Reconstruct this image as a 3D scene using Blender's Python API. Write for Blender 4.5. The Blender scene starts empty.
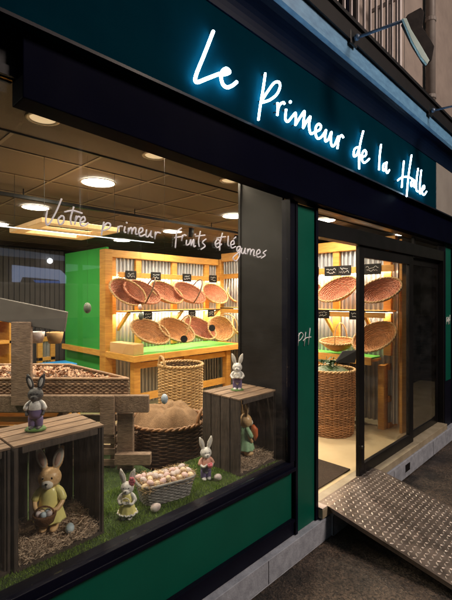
import bpy, bmesh, math, random
from mathutils import Vector, Matrix, Euler
random.seed(7); rg0 = random.Random(11)
PI = math.pi
S = bpy.context.scene
C = S.collection
R = math.radians

# ------------------------------------------------------------------ survey of the place
CAM = Vector((0, -1.82, 1.70)); FPX = 410.0
FW = Vector((.714, .700, 0)); RT = Vector((.700, -.714, 0)); UP = Vector((0, 0, 1))
def ray(px, py):
    return FW + RT * ((px - 226) / FPX) + UP * ((298 - py) / FPX)
def onY(px, py, y):
    d = ray(px, py); return CAM + d * ((y - CAM.y) / d.y)
def onZ(px, py, z):
    d = ray(px, py); return CAM + d * ((z - CAM.z) / d.z)
def atD(px, py, t):
    return CAM + ray(px, py) * t

# ------------------------------------------------------------------ materials
MATS = {}
def nodes(name):
    m = bpy.data.materials.new(name); m.use_nodes = True
    nt = m.node_tree; b = nt.nodes['Principled BSDF']
    return m, nt, b
def setc(b, col, rough=.6, metal=0, spec=.5):
    b.inputs['Base Color'].default_value = (*col, 1)
    b.inputs['Roughness'].default_value = rough
    b.inputs['Metallic'].default_value = metal
    b.inputs['Specular IOR Level'].default_value = spec
def mat(name, c1, c2=None, rough=.6, metal=0, scale=8, stretch=(1, 1, 1), bump=0.0, bscale=None, island=0.0, spec=.5, detail=6, rvar=0.0):
    if name in MATS: return MATS[name]
    m, nt, b = nodes(name); setc(b, c1, rough, metal, spec)
    N = nt.nodes.new; L = nt.links.new
    tc = N('ShaderNodeTexCoord'); mp = N('ShaderNodeMapping'); L(tc.outputs['Object'], mp.inputs['Vector'])
    mp.inputs['Scale'].default_value = stretch
    no = N('ShaderNodeTexNoise'); no.inputs['Scale'].default_value = scale; no.inputs['Detail'].default_value = detail
    no.inputs['Roughness'].default_value = .62
    L(mp.outputs['Vector'], no.inputs['Vector'])
    if c2 is None: c2 = tuple(x * .7 for x in c1)
    cr = N('ShaderNodeValToRGB'); cr.color_ramp.elements[0].position = .32; cr.color_ramp.elements[1].position = .68
    cr.color_ramp.elements[0].color = (*c2, 1); cr.color_ramp.elements[1].color = (*c1, 1)
    L(no.outputs['Fac'], cr.inputs['Fac'])
    out = cr.outputs['Color']
    if island:
        g = N('ShaderNodeNewGeometry'); mr = N('ShaderNodeMapRange')
        mr.inputs['To Min'].default_value = 1 - island; mr.inputs['To Max'].default_value = 1 + island * .6
        L(g.outputs['Random Per Island'], mr.inputs['Value'])
        hs = N('ShaderNodeHueSaturation'); L(mr.outputs['Result'], hs.inputs['Value']); L(out, hs.inputs['Color']); out = hs.outputs['Color']
    L(out, b.inputs['Base Color'])
    if rvar:
        mr = N('ShaderNodeMapRange'); mr.inputs['To Min'].default_value = max(.03, rough - rvar); mr.inputs['To Max'].default_value = min(1, rough + rvar)
        n3 = N('ShaderNodeTexNoise'); n3.inputs['Scale'].default_value = scale * .35; n3.inputs['Detail'].default_value = 5
        L(mp.outputs['Vector'], n3.inputs['Vector']); mr.inputs['From Min'].default_value = .35; mr.inputs['From Max'].default_value = .65
        L(n3.outputs['Fac'], mr.inputs['Value']); L(mr.outputs['Result'], b.inputs['Roughness'])
    if bump:
        n2 = N('ShaderNodeTexNoise'); n2.inputs['Scale'].default_value = bscale or scale * 2; n2.inputs['Detail'].default_value = 5
        L(mp.outputs['Vector'], n2.inputs['Vector'])
        bp = N('ShaderNodeBump'); bp.inputs['Strength'].default_value = bump; bp.inputs['Distance'].default_value = .01
        L(n2.outputs['Fac'], bp.inputs['Height']); L(bp.outputs['Normal'], b.inputs['Normal'])
    MATS[name] = m; return m
def emis(name, col, st):
    m, nt, b = nodes(name); setc(b, (.8, .8, .8))
    b.inputs['Emission Color'].default_value = (*col, 1); b.inputs['Emission Strength'].default_value = st
    return m
def glass(name, tint=(.96, .98, .97), dirt=.0, ior=1.45):
    m = bpy.data.materials.new(name); m.use_nodes = True; nt = m.node_tree; nt.nodes.clear()
    N = nt.nodes.new; L = nt.links.new
    o = N('ShaderNodeOutputMaterial'); mx = N('ShaderNodeMixShader'); tr = N('ShaderNodeBsdfTransparent'); gl = N('ShaderNodeBsdfGlossy')
    fr = N('ShaderNodeFresnel'); fr.inputs['IOR'].default_value = ior
    mm = N('ShaderNodeMath'); mm.operation = 'MULTIPLY'; mm.inputs[1].default_value = 1.0
    ge = N('ShaderNodeNewGeometry'); io = N('ShaderNodeMapRange'); io.inputs['To Min'].default_value = ior; io.inputs['To Max'].default_value = 1 / ior
    L(ge.outputs['Backfacing'], io.inputs['Value']); L(io.outputs['Result'], fr.inputs['IOR'])   # the same reflectance from both sides of a face
    tr.inputs['Color'].default_value = (*tint, 1); gl.inputs['Roughness'].default_value = .01
    gl.inputs['Color'].default_value = (.95, .97, 1, 1)
    L(fr.outputs['Fac'], mm.inputs[0]); L(mm.outputs[0], mx.inputs['Fac']); L(tr.outputs[0], mx.inputs[1]); L(gl.outputs[0], mx.inputs[2])
    df = N('ShaderNodeBsdfDiffuse'); df.inputs['Color'].default_value = (.8, .8, .8, 1); m2 = N('ShaderNodeMixShader'); tc = N('ShaderNodeTexCoord'); mp = N('ShaderNodeMapping'); mp.inputs['Scale'].default_value = (1, 1, 2.2)
    no = N('ShaderNodeTexNoise'); no.inputs['Scale'].default_value = 2.2; no.inputs['Detail'].default_value = 9; no.inputs['Roughness'].default_value = .7; mr = N('ShaderNodeMapRange')
    mr.inputs['From Min'].default_value = .42; mr.inputs['From Max'].default_value = .75; mr.inputs['To Min'].default_value = .0; mr.inputs['To Max'].default_value = .014
    L(tc.outputs['Object'], mp.inputs['Vector']); L(mp.outputs['Vector'], no.inputs['Vector']); L(no.outputs['Fac'], mr.inputs['Value']); L(mr.outputs['Result'], m2.inputs['Fac']); L(mx.outputs[0], m2.inputs[1]); L(df.outputs[0], m2.inputs[2])
    L(m2.outputs[0], o.inputs['Surface']); return m
NAVY = mat('navy paint', (.0010, .0014, .0085), (.0008, .0011, .0065), .6, scale=3, rvar=.1, spec=.02)
NAVYM = mat('navy metal frame', (.0035, .004, .013), (.0025, .003, .009), .45, scale=5, rvar=.1, spec=.12)
BLACKM = mat('black metal frame', (.008, .007, .008), (.005, .005, .005), .4, scale=5, rvar=.1, spec=.25)
TEAL = mat('dark teal fascia', (.0008, .020, .034), (.0006, .015, .027), .6, scale=2.5, rvar=.1, spec=.0)
GREEN = mat('shopfront green', (.0, .092, .060), (.0, .074, .049), .45, scale=2, rvar=.12, spec=.3)
SLABM = mat('black balcony slab paint', (.010, .009, .011), (.006, .006, .007), .6, scale=6, spec=.15)
CORN = mat('weathered blue cornice paint', (.13, .31, .52), (.07, .19, .36), .45, 0, scale=9, stretch=(1, 3, 3), bump=.1)
PLAST = mat('beige plaster', (.27, .225, .20), (.20, .165, .15), .9, scale=4, bump=.15, bscale=60)
DARKCOL = mat('dark brown partition', (.014, .0125, .0125), (.010, .009, .009), .6, scale=3, rvar=.1, spec=.25)
STONE = mat('kerb stone', (.40, .43, .50), (.24, .26, .31), .75, scale=14, bump=.35, bscale=70)
SILL = mat('threshold', (.42, .36, .26), (.30, .25, .17), .45, scale=10)
FLOOR = mat('cream floor tile', (.62, .50, .30), (.55, .43, .25), .28, scale=1.6, rvar=.1)
CEIL = mat('ceiling tile', (.125, .096, .076), (.108, .082, .065), .9, scale=90, bump=.2, bscale=200)
TBAR = mat('ceiling grid bar', (.19, .145, .115), (.165, .125, .10), .6)
YWOOD = mat('honey pine', (.66, .34, .065), (.46, .20, .035), .5, scale=5, stretch=(1, 1, 9), bump=.12, island=.16)
YWOODH = mat('honey pine lengthwise', (.66, .35, .07), (.48, .21, .035), .5, scale=5, stretch=(9, 9, 60), bump=.12, island=.16)
YWOODX = mat('honey pine across', (.68, .36, .07), (.48, .22, .04), .5, scale=4, stretch=(2, 2, 14), bump=.12, island=.16)
GCOUNT = mat('green counter mat', (.10, .42, .05), (.08, .34, .04), .6, scale=6)
GWALL = mat('bright green wall', (.03, .34, .045), (.025, .29, .04), .85, scale=2)
CORR = mat('galvanised corrugated sheet', (.60, .61, .63), (.42, .44, .47), .34, .75, scale=7, stretch=(3, 3, .5))
OWOOD = mat('weathered grey brown wood', (.36, .245, .17), (.17, .108, .075), .75, scale=7, stretch=(3, 3, 14), bump=.4, island=.25)
OWOODH = mat('weathered grey brown wood across', (.36, .245, .17), (.17, .11, .076), .75, scale=7, stretch=(1.2, 9, 9), bump=.4, island=.25)
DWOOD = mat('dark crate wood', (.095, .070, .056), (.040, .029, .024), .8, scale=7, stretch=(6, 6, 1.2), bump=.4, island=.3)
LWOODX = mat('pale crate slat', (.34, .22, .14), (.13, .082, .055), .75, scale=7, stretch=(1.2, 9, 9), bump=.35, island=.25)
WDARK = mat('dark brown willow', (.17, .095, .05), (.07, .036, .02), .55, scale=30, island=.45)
WMID = mat('brown willow', (.40, .20, .085), (.22, .10, .04), .5, scale=30, island=.4)
WTRAY = mat('dry tray willow', (.52, .33, .20), (.26, .15, .09), .6, scale=30, island=.5)
WLIGHT = mat('blond willow', (.62, .40, .18), (.42, .24, .09), .5, scale=30, island=.3)
WRED = mat('reddish buff willow', (.62, .25, .14), (.44, .155, .08), .5, scale=30, island=.3)
WORANGE = mat('orange buff willow', (.68, .34, .13), (.50, .22, .075), .5, scale=30, island=.3)
WGREY = mat('grey washed willow', (.36, .35, .34), (.19, .18, .18), .7, scale=30, island=.35)
BURLAP = mat('brown burlap', (.36, .22, .12), (.20, .115, .06), .95, scale=12, bump=.8, bscale=160)
STRAW = mat('shredded straw', (.74, .57, .42), (.42, .30, .21), .85, scale=20, island=.5)
STRAWP = mat('pale wood wool', (.75, .55, .32), (.55, .36, .18), .8, scale=20, island=.4)
CHIPS = mat('dried flakes', (.78, .50, .34), (.45, .24, .14), .8, scale=25, island=.6)
TURF = mat('turf blades', (.25, .38, .045), (.12, .23, .025), .7, scale=9, island=.5)
TURFB = mat('turf backing', (.04, .075, .015), (.02, .045, .01), .9, scale=60, bump=.8)
KRAFT = mat('kraft card', (.60, .36, .15), (.54, .31, .12), .8, scale=4)
BLK = mat('slate black', (.010, .010, .011), (.014, .014, .014), .6, spec=.15)
CHALK = mat('chalk white', (.8, .8, .78), (.7, .7, .7), .9)
WHITE = mat('white vinyl', (.90, .90, .96), (.86, .86, .93), .6)
_nt = WHITE.node_tree; _o = _nt.nodes['Material Output']; _t = _nt.nodes.new('ShaderNodeBsdfTranslucent'); _t.inputs['Color'].default_value = (.9, .9, 1, 1)
_m = _nt.nodes.new('ShaderNodeMixShader'); _m.inputs['Fac'].default_value = .45
_nt.links.new(_nt.nodes['Principled BSDF'].outputs[0], _m.inputs[1]); _nt.links.new(_t.outputs[0], _m.inputs[2]); _nt.links.new(_m.outputs[0], _o.inputs['Surface'])
VINYLP = mat('white vinyl monogram', (.78, .80, .80), (.7, .7, .7), .6)
FURT = mat('tan fur paint', (.86, .60, .34), (.70, .42, .19), .34, scale=22, bump=.2)
FURW = mat('white fur paint', (.84, .83, .82), (.62, .60, .59), .34, scale=22, bump=.2)
FURG = mat('dark grey fur paint', (.10, .095, .10), (.05, .05, .055), .55, scale=22, bump=.2)
PINK = mat('inner ear pink', (.72, .50, .42), (.62, .40, .33), .55, scale=15)
CREAMP = mat('muzzle cream', (.86, .82, .74), (.76, .70, .62), .5, scale=15)
YDRESS = mat('pale yellow glaze', (.90, .84, .34), (.82, .74, .27), .3, scale=12, bump=.1)
PURP = mat('purple glaze', (.20, .15, .33), (.13, .10, .24), .45, scale=12)
PEACH = mat('peach glaze', (.75, .42, .33), (.65, .32, .25), .45, scale=12)
GRNG = mat('mint green glaze', (.30, .58, .34), (.46, .68, .44), .45, scale=25)
ORNG = mat('orange glaze', (.80, .20, .06), (.65, .13, .04), .45, scale=12)
ROSE = mat('rose glaze', (.75, .22, .27), (.60, .14, .18), .45, scale=20)
BASEG = mat('base green glaze', (.12, .24, .05), (.06, .14, .03), .6, scale=30)
BASKB = mat('moulded basket brown', (.24, .11, .045), (.13, .055, .02), .55, scale=40, bump=.8, bscale=90)
EYE = mat('eye black', (.01, .01, .01), (.01, .01, .01), .2)
EGGC = mat('cream egg shell', (.82, .68, .48), (.76, .58, .40), .5, scale=8)
EGGW = mat('speckled white egg shell', (.80, .74, .72), (.50, .38, .40), .5, scale=28)
EGGP = mat('pale pink egg shell', (.76, .56, .56), (.66, .46, .46), .5, scale=18)
EGGB = mat('pale blue egg shell', (.55, .66, .72), (.45, .56, .64), .5, scale=18)
ORNB = mat('blue ornament paint', (.30, .42, .60), (.55, .62, .70), .4, scale=30)
ORNG2 = mat('dark ornament paint', (.10, .12, .09), (.18, .2, .16), .4, scale=30)
ALU = mat('worn aluminium tread', (.66, .58, .52), (.34, .28, .24), .42, .7, scale=6, bump=.1, rvar=.16, island=.35)
ALUD = mat('dirty aluminium plate', (.25, .20, .17), (.10, .08, .067), .42, .6, scale=9, bump=.15, rvar=.15)
def asphalt():
    m, nt, b = nodes('damp asphalt'); N = nt.nodes.new; L = nt.links.new
    setc(b, (.06, .05, .04), .6)
    tc = N('ShaderNodeTexCoord')
    def noise(sc, det=6, ro=.6):
        n = N('ShaderNodeTexNoise'); n.inputs['Scale'].default_value = sc; n.inputs['Detail'].default_value = det; n.inputs['Roughness'].default_value = ro; L(tc.outputs['Object'], n.inputs['Vector']); return n
    def ramp(src, p0, c0, p1, c1):
        c = N('ShaderNodeValToRGB'); c.color_ramp.elements[0].position = p0; c.color_ramp.elements[1].position = p1
        c.color_ramp.elements[0].color = (*c0, 1); c.color_ramp.elements[1].color = (*c1, 1); L(src, c.inputs['Fac']); return c
    def mix(mode, f, a, b_):
        x = N('ShaderNodeMix'); x.data_type = 'RGBA'; x.blend_type = mode; x.inputs['Factor'].default_value = f; L(a, x.inputs['A']); L(b_, x.inputs['B']); return x.outputs['Result']
    stain = ramp(noise(1.7, 8, .7).outputs['Fac'], .40, (.018, .015, .014), .60, (.092, .072, .058))
    grit = N('ShaderNodeTexVoronoi'); grit.inputs['Scale'].default_value = 85; L(tc.outputs['Object'], grit.inputs['Vector'])
    gc = ramp(grit.outputs['Color'], .15, (.22, .22, .23), .95, (2.0, 1.85, 1.7)); fine = ramp(noise(42, 8, .8).outputs['Fac'], .36, (.45, .45, .45), .66, (1.5, 1.45, 1.4))
    c = mix('MULTIPLY', .88, stain.outputs['Color'], gc.outputs['Color']); c = mix('MULTIPLY', .8, c, fine.outputs['Color']); L(c, b.inputs['Base Color'])
    rr = ramp(noise(2.6, 8, .7).outputs['Fac'], .38, (.28,)*3, .60, (.75,)*3); L(rr.outputs['Color'], b.inputs['Roughness'])
    bp = N('ShaderNodeBump'); bp.inputs['Strength'].default_value = .9; bp.inputs['Distance'].default_value = .006; L(grit.outputs['Distance'], bp.inputs['Height'])
    b2 = N('ShaderNodeBump'); b2.inputs['Strength'].default_value = .6; b2.inputs['Distance'].default_value = .012; L(noise(20, 8, .75).outputs['Fac'], b2.inputs['Height']); L(bp.outputs['Normal'], b2.inputs['Normal']); L(b2.outputs['Normal'], b.inputs['Normal'])
    return m
ASPH = asphalt()
MATB = mat('brown door mat', (.045, .028, .016), (.03, .018, .011), .95, scale=40, bump=.6, bscale=200)
PIPE = mat('grey drain pipe', (.20, .18, .17), (.14, .12, .115), .5, scale=5)
RAIL = mat('balcony bars', (.55, .50, .50), (.45, .40, .40), .5)
BLUEP = mat('blue tray plastic', (.02, .22, .55), (.02, .17, .42), .35)
WPAINT = mat('white vehicle paint', (.8, .8, .82), (.76, .76, .8), .25)
LETG = glass('shop glass')
DOORG = glass('door glass', (.90, .90, .88))
DARKG = glass('fixed pane glass', (.50, .50, .52))

# ------------------------------------------------------------------ mesh builder
class MB:
    def __init__(s): s.v = []; s.f = []
    def add(s, vs, fs, M=None):
        o = len(s.v)
        for p in vs:
            p = Vector(p); s.v.append(tuple(M @ p) if M else tuple(p))
        s.f += [tuple(i + o for i in f) for f in fs]; return s
    def box(s, a, b, M=None):
        x0, y0, z0 = a; x1, y1, z1 = b
        x0, x1 = min(x0, x1), max(x0, x1); y0, y1 = min(y0, y1), max(y0, y1); z0, z1 = min(z0, z1), max(z0, z1)
        return s.add([(x0,y0,z0),(x1,y0,z0),(x1,y1,z0),(x0,y1,z0),(x0,y0,z1),(x1,y0,z1),(x1,y1,z1),(x0,y1,z1)],
                     [(0,3,2,1),(4,5,6,7),(0,1,5,4),(1,2,6,5),(2,3,7,6),(3,0,4,7)], M)
    def cbox(s, c, d, rot=0, M=None):
        m = Matrix.Translation(c) @ Matrix.Rotation(rot, 4, 'Z')
        if M: m = M @ m
        return s.box((-d[0]/2, -d[1]/2, -d[2]/2), (d[0]/2, d[1]/2, d[2]/2), m)
    def tube(s, pts, r, n=6, closed=False, cap=True, M=None):
        pts = [Vector(p) for p in pts]; m = len(pts)
        rr = r if isinstance(r, (list, tuple)) else [r] * m
        o = []; vs = []; fs = []; ref = None
        for i in range(m):
            if closed: t = pts[(i+1) % m] - pts[i-1]
            else: t = pts[min(i+1, m-1)] - pts[max(i-1, 0)]
            if t.length < 1e-9: t = Vector((0, 0, 1))
            t.normalize()
            if ref is None: ref = Vector((0, 0, 1)) if abs(t.z) < .9 else Vector((1, 0, 0))
            u = ref - t * ref.dot(t)
            if u.length < 1e-4: u = t.orthogonal()
            u.normalize(); w = t.cross(u); ref = u
            for k in range(n):
                a = 2 * PI * k / n
                vs.append(pts[i] + (u * math.cos(a) + w * math.sin(a)) * rr[i])
        for i in range(m if closed else m - 1):
            j = (i + 1) % m
            for k in range(n):
                k2 = (k + 1) % n
                fs.append((i*n+k, i*n+k2, j*n+k2, j*n+k))
        if cap and not closed:
            fs.append(tuple(range(n))[::-1]); fs.append(tuple((m-1)*n+k for k in range(n)))
        return s.add(vs, fs, M)
    def lathe(s, prof, n=24, M=None, sx=1, sy=1, cap=True):
        vs = []; fs = []
        for (r, z) in prof:
            for k in range(n):
                a = 2 * PI * k / n; vs.append((r * math.cos(a) * sx, r * math.sin(a) * sy, z))
        for i in range(len(prof) - 1):
            for k in range(n):
                k2 = (k + 1) % n; fs.append((i*n+k, i*n+k2, (i+1)*n+k2, (i+1)*n+k))
        if cap:
            if prof[0][0] > 1e-4: fs.append(tuple(range(n))[::-1])
            if prof[-1][0] > 1e-4: fs.append(tuple((len(prof)-1)*n+k for k in range(n)))
        return s.add(vs, fs, M)
    def ell(s, c, r, rot=(0, 0, 0), n=16, M=None):
        if not isinstance(r, (tuple, list)): r = (r, r, r)
        m = Matrix.Translation(c) @ Euler(rot).to_matrix().to_4x4() @ Matrix.Diagonal((*r, 1))
        if M: m = M @ m
        h = n // 2; prof = [(math.sin(PI * i / h), -math.cos(PI * i / h)) for i in range(h + 1)]
        prof[0] = (1e-3, -1); prof[-1] = (1e-3, 1)
        return s.lathe(prof, n, m)
    def prism(s, poly, d, M=None):          # poly = 3-D points, d = thickness vector
        n = len(poly); d = Vector(d); a = [Vector(p) for p in poly]; b = [p + d for p in a]
        fs = [tuple(range(n))[::-1], tuple(range(n, 2*n))] + [(i, (i+1) % n, n+(i+1) % n, n+i) for i in range(n)]
        return s.add(a + b, fs, M)
    def mesh(s, name, m, smooth=False):
        me = bpy.data.meshes.new(name); me.from_pydata(s.v, [], s.f); me.update()
        bm = bmesh.new(); bm.from_mesh(me); bmesh.ops.recalc_face_normals(bm, faces=bm.faces); bm.to_mesh(me); bm.free()
        me.materials.append(m)
        if smooth: me.polygons.foreach_set('use_smooth', [True] * len(me.polygons))
        return me
    def build(s, name, m, parent=None, smooth=False, bevel=0, loc=None, label=None):
        o = bpy.data.objects.new(name, s.mesh(name, m, smooth)); C.objects.link(o)
        if parent: o.parent = parent
        if loc is not None: o.location = loc
        if bevel:
            md = o.modifiers.new('Bevel', 'BEVEL'); md.width = bevel; md.segments = 2; md.limit_method = 'ANGLE'
        if label: o['label'] = label
        return o
def tag(o, label=None, cat=None, group=None, kind=None):
    if label: o['label'] = label
    if cat: o['category'] = cat
    if group: o['group'] = group
    if kind: o['kind'] = kind
    return o
def empty(name, label, cat, loc=(0, 0, 0), rz=0, group=None):
    o = bpy.data.objects.new(name, None); C.objects.link(o); o.location = loc; o.rotation_euler = (0, 0, rz); o.empty_display_size = .1
    return tag(o, label, cat, group)
KIDS = {}
def copy_tree(o, loc=None, rot=None, label=None, scale=None):
    kids = {}
    for q in C.objects:
        if q.parent: kids.setdefault(q.parent.name, []).append(q)
    def rec(a, par):
        c = a.copy(); C.objects.link(c); c.parent = par
        for ch in kids.get(a.name, []): rec(ch, c)
        return c
    r = rec(o, None)
    if loc is not None: r.location = loc
    if rot is not None: r.rotation_euler = rot
    if label: r['label'] = label
    if scale: r.scale = scale
    return r
def bez(pts, n=6):
    """Catmull-Rom through the points"""
    P = [Vector(p) for p in pts]
    if len(P) < 3: return P
    out = []
    for i in range(len(P) - 1):
        a = P[max(i-1, 0)]; b = P[i]; c = P[i+1]; d = P[min(i+2, len(P)-1)]
        for k in range(n):
            t = k / n
            out.append(.5 * ((2*b) + (c-a)*t + (2*a-5*b+4*c-d)*t*t + (3*b-a-3*c+d)*t**3))
    out.append(P[-1]); return out

# ------------------------------------------------------------------ setting: ground, floor, ceiling, room
g = MB(); g.add([(-60, -70, -.27), (170, -70, -.27), (170, -.02, -.27), (-60, -.02, -.27)], [(0, 1, 2, 3)])
tag(g.build('pavement', ASPH), 'damp brown asphalt pavement in front of the shop', kind='structure')
g = MB(); g.add([(-2, .10, 0), (9, .10, 0), (9, 8, 0), (-2, 8, 0)], [(0, 1, 2, 3)])
tag(g.build('floor', FLOOR), 'cream shop floor', kind='structure')
g = MB()
gx = [2.08 + .6 * k for k in range(-7, 12)]; gy = [1.186 + .6 * k for k in range(0, 12)]
g.box((-2, .10, 2.72), (9, 8, 2.80))
tag(g.build('ceiling', CEIL), 'brown tiled suspended ceiling', kind='structure')
g = MB()
for x in gx: g.box((x-.011, .872, 2.713), (x+.011, 8, 2.7195))
for y in gy: g.box((-2, y-.011, 2.712), (9, y+.011, 2.7185))
tag(g.build('ceiling_grid', TBAR), 'pale metal grid bars of the suspended ceiling', kind='structure')
g = MB(); g.box((-2, .862, 2.708), (9, .870, 2.7195))
tag(g.build('ceiling_joint', BLACKM), 'dark joint between ceiling border and tiles', kind='structure')
WALLD = mat('dark rear wall', (.05, .042, .038), (.03, .025, .022), .8, scale=3)
for (a, b, nm, lb) in (((-2, 6.8, 0), (9, 6.9, 2.715), 'rear_wall', 'dark wall at the back of the shop'),
                   ((-2.1, .1, 0), (-2, 6.8, 2.715), 'side_wall', 'dark side wall of the shop'),
                   ((8.9, .1, 0), (9, 6.8, 2.715), 'side_wall', 'far dark side wall of the shop'),
                   ((5.48, 1.25, 0), (8.9, 1.32, 2.715), 'partition_wall', 'dark partition behind the fixed pane')):
    g = MB(); g.box(a, b); tag(g.build(nm, WALLD), lb, 'wall', kind='structure')

# ------------------------------------------------------------------ the building
B = empty('shop_building', 'shopfront building with dark teal fascia, green panels and plastered upper floor', 'building', (3, 0, -.27))
IB = Matrix.Translation((-3, 0, .27))
def bpart(mb, name, m, parent=None, **k):
    par = parent or B
    o = mb.build(name, m, par, **k)
    if par is B: o.matrix_parent_inverse = IB
    return o
# upper wall with a window opening
w = MB()
wx0, wx1 = 2.85, 3.62
w.box((-14, .0, 3.62), (wx0, .3, 9)); w.box((wx1, .0, 3.62), (14, .3, 9)); w.box((wx0, .0, 6.2), (wx1, .3, 9)); w.box((wx0, 0, 3.62), (wx1, .3, 3.80))
w.box((-14, .02, 2.80), (14, .3, 3.615))
bpart(w, 'upper_wall', PLAST)
w = MB(); w.box((wx0, .12, 3.80), (wx1, .14, 6.2)); o = bpart(w, 'upper_window', DARKG)
w = MB()
for x in (wx0+.02, (wx0+wx1)/2, wx1-.02): w.box((x-.025, .08, 3.8), (x+.025, .115, 6.2))
bpart(w, 'window_frame', NAVYM, o)
w = MB(); w.box((wx0-.3, .5, 3.7), (wx1+.3, .52, 6.3)); bpart(w, 'dark_room_sheet', WALLD)  # dark sheet standing in for the unlit room behind the upper window
for i, x in enumerate((4.75, 5.35)):
    w = MB(); w.box((x, -.004, 3.8), (x+.012, .0, 9)); bpart(w, 'wall_joint', PIPE)
# drain pipe
w = MB(); w.tube([(5.38, -.08, 3.8), (5.38, -.08, 9)], .055, 14)
o = bpart(w, 'drain_pipe', PIPE, smooth=True)
for z in (4.15, 5.1, 6):
    w = MB(); w.lathe([(.062, z), (.066, z+.01), (.066, z+.04), (.062, z+.05)], 14, Matrix.Translation((5.38, -.08, 0)), cap=False); bpart(w, 'pipe_collar', PIPE, o)
# fascia
w = MB(); w.box((-9, -.15, 2.775), (6.9, .02, 3.352)); o = bpart(w, 'fascia_board', TEAL, bevel=.004)
w = MB(); w.box((-9, -.158, 2.765), (6.9, -.150, 2.780)); bpart(w, 'fascia_trim', NAVYM, o)
PANR = mat('pale grey fascia end', (.26, .24, .22), (.21, .19, .175), .5, scale=3)
w = MB(); w.box((5.35, -.156, 2.782), (6.9, -.1505, 3.350)); bpart(w, 'fascia_end_panel', PANR, o)
COVE = mat('deep blue cove', (.001, .006, .022), (.0008, .0045, .017), .5, scale=3, rvar=.1, spec=.06)
w = MB(); w.prism([(-9, -.02, 3.354)] + [(-9, -.157 - .115 * (1 - math.cos(a_)), 3.354 + .165 * math.sin(a_)) for a_ in [PI/2 * k_ / 8 for k_ in range(9)]] + [(-9, -.02, 3.519)], (16.5, 0, 0)); bpart(w, 'fascia_cove', COVE, smooth=False)
w = MB(); w.prism([(-9, -.10, 3.521), (-9, -.272, 3.521), (-9, -.292, 3.54), (-9, -.30, 3.655), (-9, -.10, 3.655)], (16.5, 0, 0))
bpart(w, 'cornice', CORN)
w = MB(); w.box((-9, -.325, 3.657), (7.5, -.002, 3.80)); w.box((-9, -.345, 3.785), (7.5, -.002, 3.815))
o = bpart(w, 'balcony_slab', SLABM)
rl = MB(); x = -1.0
while x < 3.9:
    rl.box((x-.009, -.289, 3.87), (x+.009, -.271, 4.52)); x += .11
rl.box((-1, -.295, 4.52), (3.92, -.265, 4.55)); rl.box((-1, -.295, 3.86), (3.92, -.265, 3.885)); rl.box((3.88, -.297, 3.815), (3.925, -.262, 4.62))
for k in range(1, 3): rl.box((3.895, -.28+.1*k-.008, 3.87), (3.911, -.28+.1*k+.008, 4.52))
rl.box((3.89, -.262, 4.52), (3.915, 0, 4.55)); rl.box((3.89, -.262, 3.86), (3.915, 0, 3.885))
bpart(rl, 'balcony_railing', RAIL)
# shutter box above display window and door (runs along below the fascia)
w = MB(); x0, x1 = .60, 6.9
za, zb = 2.50, 2.435
w.prism([(x0, -.10, za), (2.9, -.10, zb), (x1, -.10, zb), (x1, -.10, 2.762), (x0, -.10, 2.762)], (0, .125, 0))
o = bpart(w, 'shutter_box', NAVY, bevel=.004)
w = MB(); w.box((-3, -.02, 2.60), (.598, .03, 2.77)); w.box((-3, -.035, 2.60), (.598, .04, 2.64)); bpart(w, 'window_head', NAVYM)
# display window
w = MB(); w.box((-3, -.03, .415), (2.56, .06, .472)); w.box((2.508, -.03, .473), (2.57, .05, 2.44))
w.box((-3, -.045, .405), (2.56, -.031, .430))
dw = bpart(w, 'display_window', NAVYM, bevel=.003)
w = MB(); w.box((-3, -.006, .473), (2.507, .006, 2.598)); bpart(w, 'glass', LETG, dw)
w = MB(); w.box((-3, .0, .035), (2.568, .05, .404)); o = bpart(w, 'lower_panel', GREEN)
w = MB(); w.box((-3, -.02, -.085), (2.568, .05, .034)); w.box((-3, -.03, .012), (2.568, -.021, .034)); bpart(w, 'panel_base', NAVYM)
# pilasters with monogram
def strokes(mb, ss, y, r, n=5, rnd=True, th=None):
    for s_ in ss:
        pts = [onY(px, py, y) for px, py in s_]
        if len(pts) == 1: mb.ell(pts[0], r * 1.3, n=10); continue
        mb.tube(bez(pts), r, n)
PH = [[(299, 333), (297.6, 346)], [(298, 336), (301, 332.5), (303, 335), (301, 339), (298.5, 341)],
      [(305.6, 332), (304, 346)], [(310, 328), (308, 345)], [(302.8, 341), (306, 338), (311, 337)]]
pil = MB(); pil.box((2.60, -.02, -.085), (2.85, .06, 2.42)); p1 = bpart(pil, 'pilaster', GREEN, bevel=.003)
w = MB(); w.box((2.571, -.035, -.085), (2.599, .06, 2.43)); w.box((2.851, -.035, -.085), (2.885, .06, 2.43)); bpart(w, 'pilaster_edge', NAVYM, p1)
w = MB(); strokes(w, PH, -.024, .0042); bpart(w, 'monogram', VINYLP, p1, smooth=True)
pil = MB(); pil.box((6.12, -.02, .55), (6.40, .06, 2.42)); p2 = bpart(pil, 'pilaster', GREEN, bevel=.003)
w = MB(); w.box((6.085, -.035, -.085), (6.119, .06, 2.43)); w.box((6.401, -.035, -.085), (6.44, .06, 2.43)); w.box((6.12, -.03, -.085), (6.40, .06, .548)); bpart(w, 'pilaster_edge', NAVYM, p2)
w = MB()
dx = 6.20 - onY(299, 340, -.024).x
for s_ in PH:
    w.tube(bez([onY(px, py, -.024) + Vector((dx, 0, 0)) for px, py in s_]), .0042, 5)
bpart(w, 'monogram', VINYLP, p2, smooth=True)
w = MB(); w.box((6.441, -.02, -.085), (14, .06, 2.76)); bpart(w, 'far_panel', NAVY)
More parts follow.
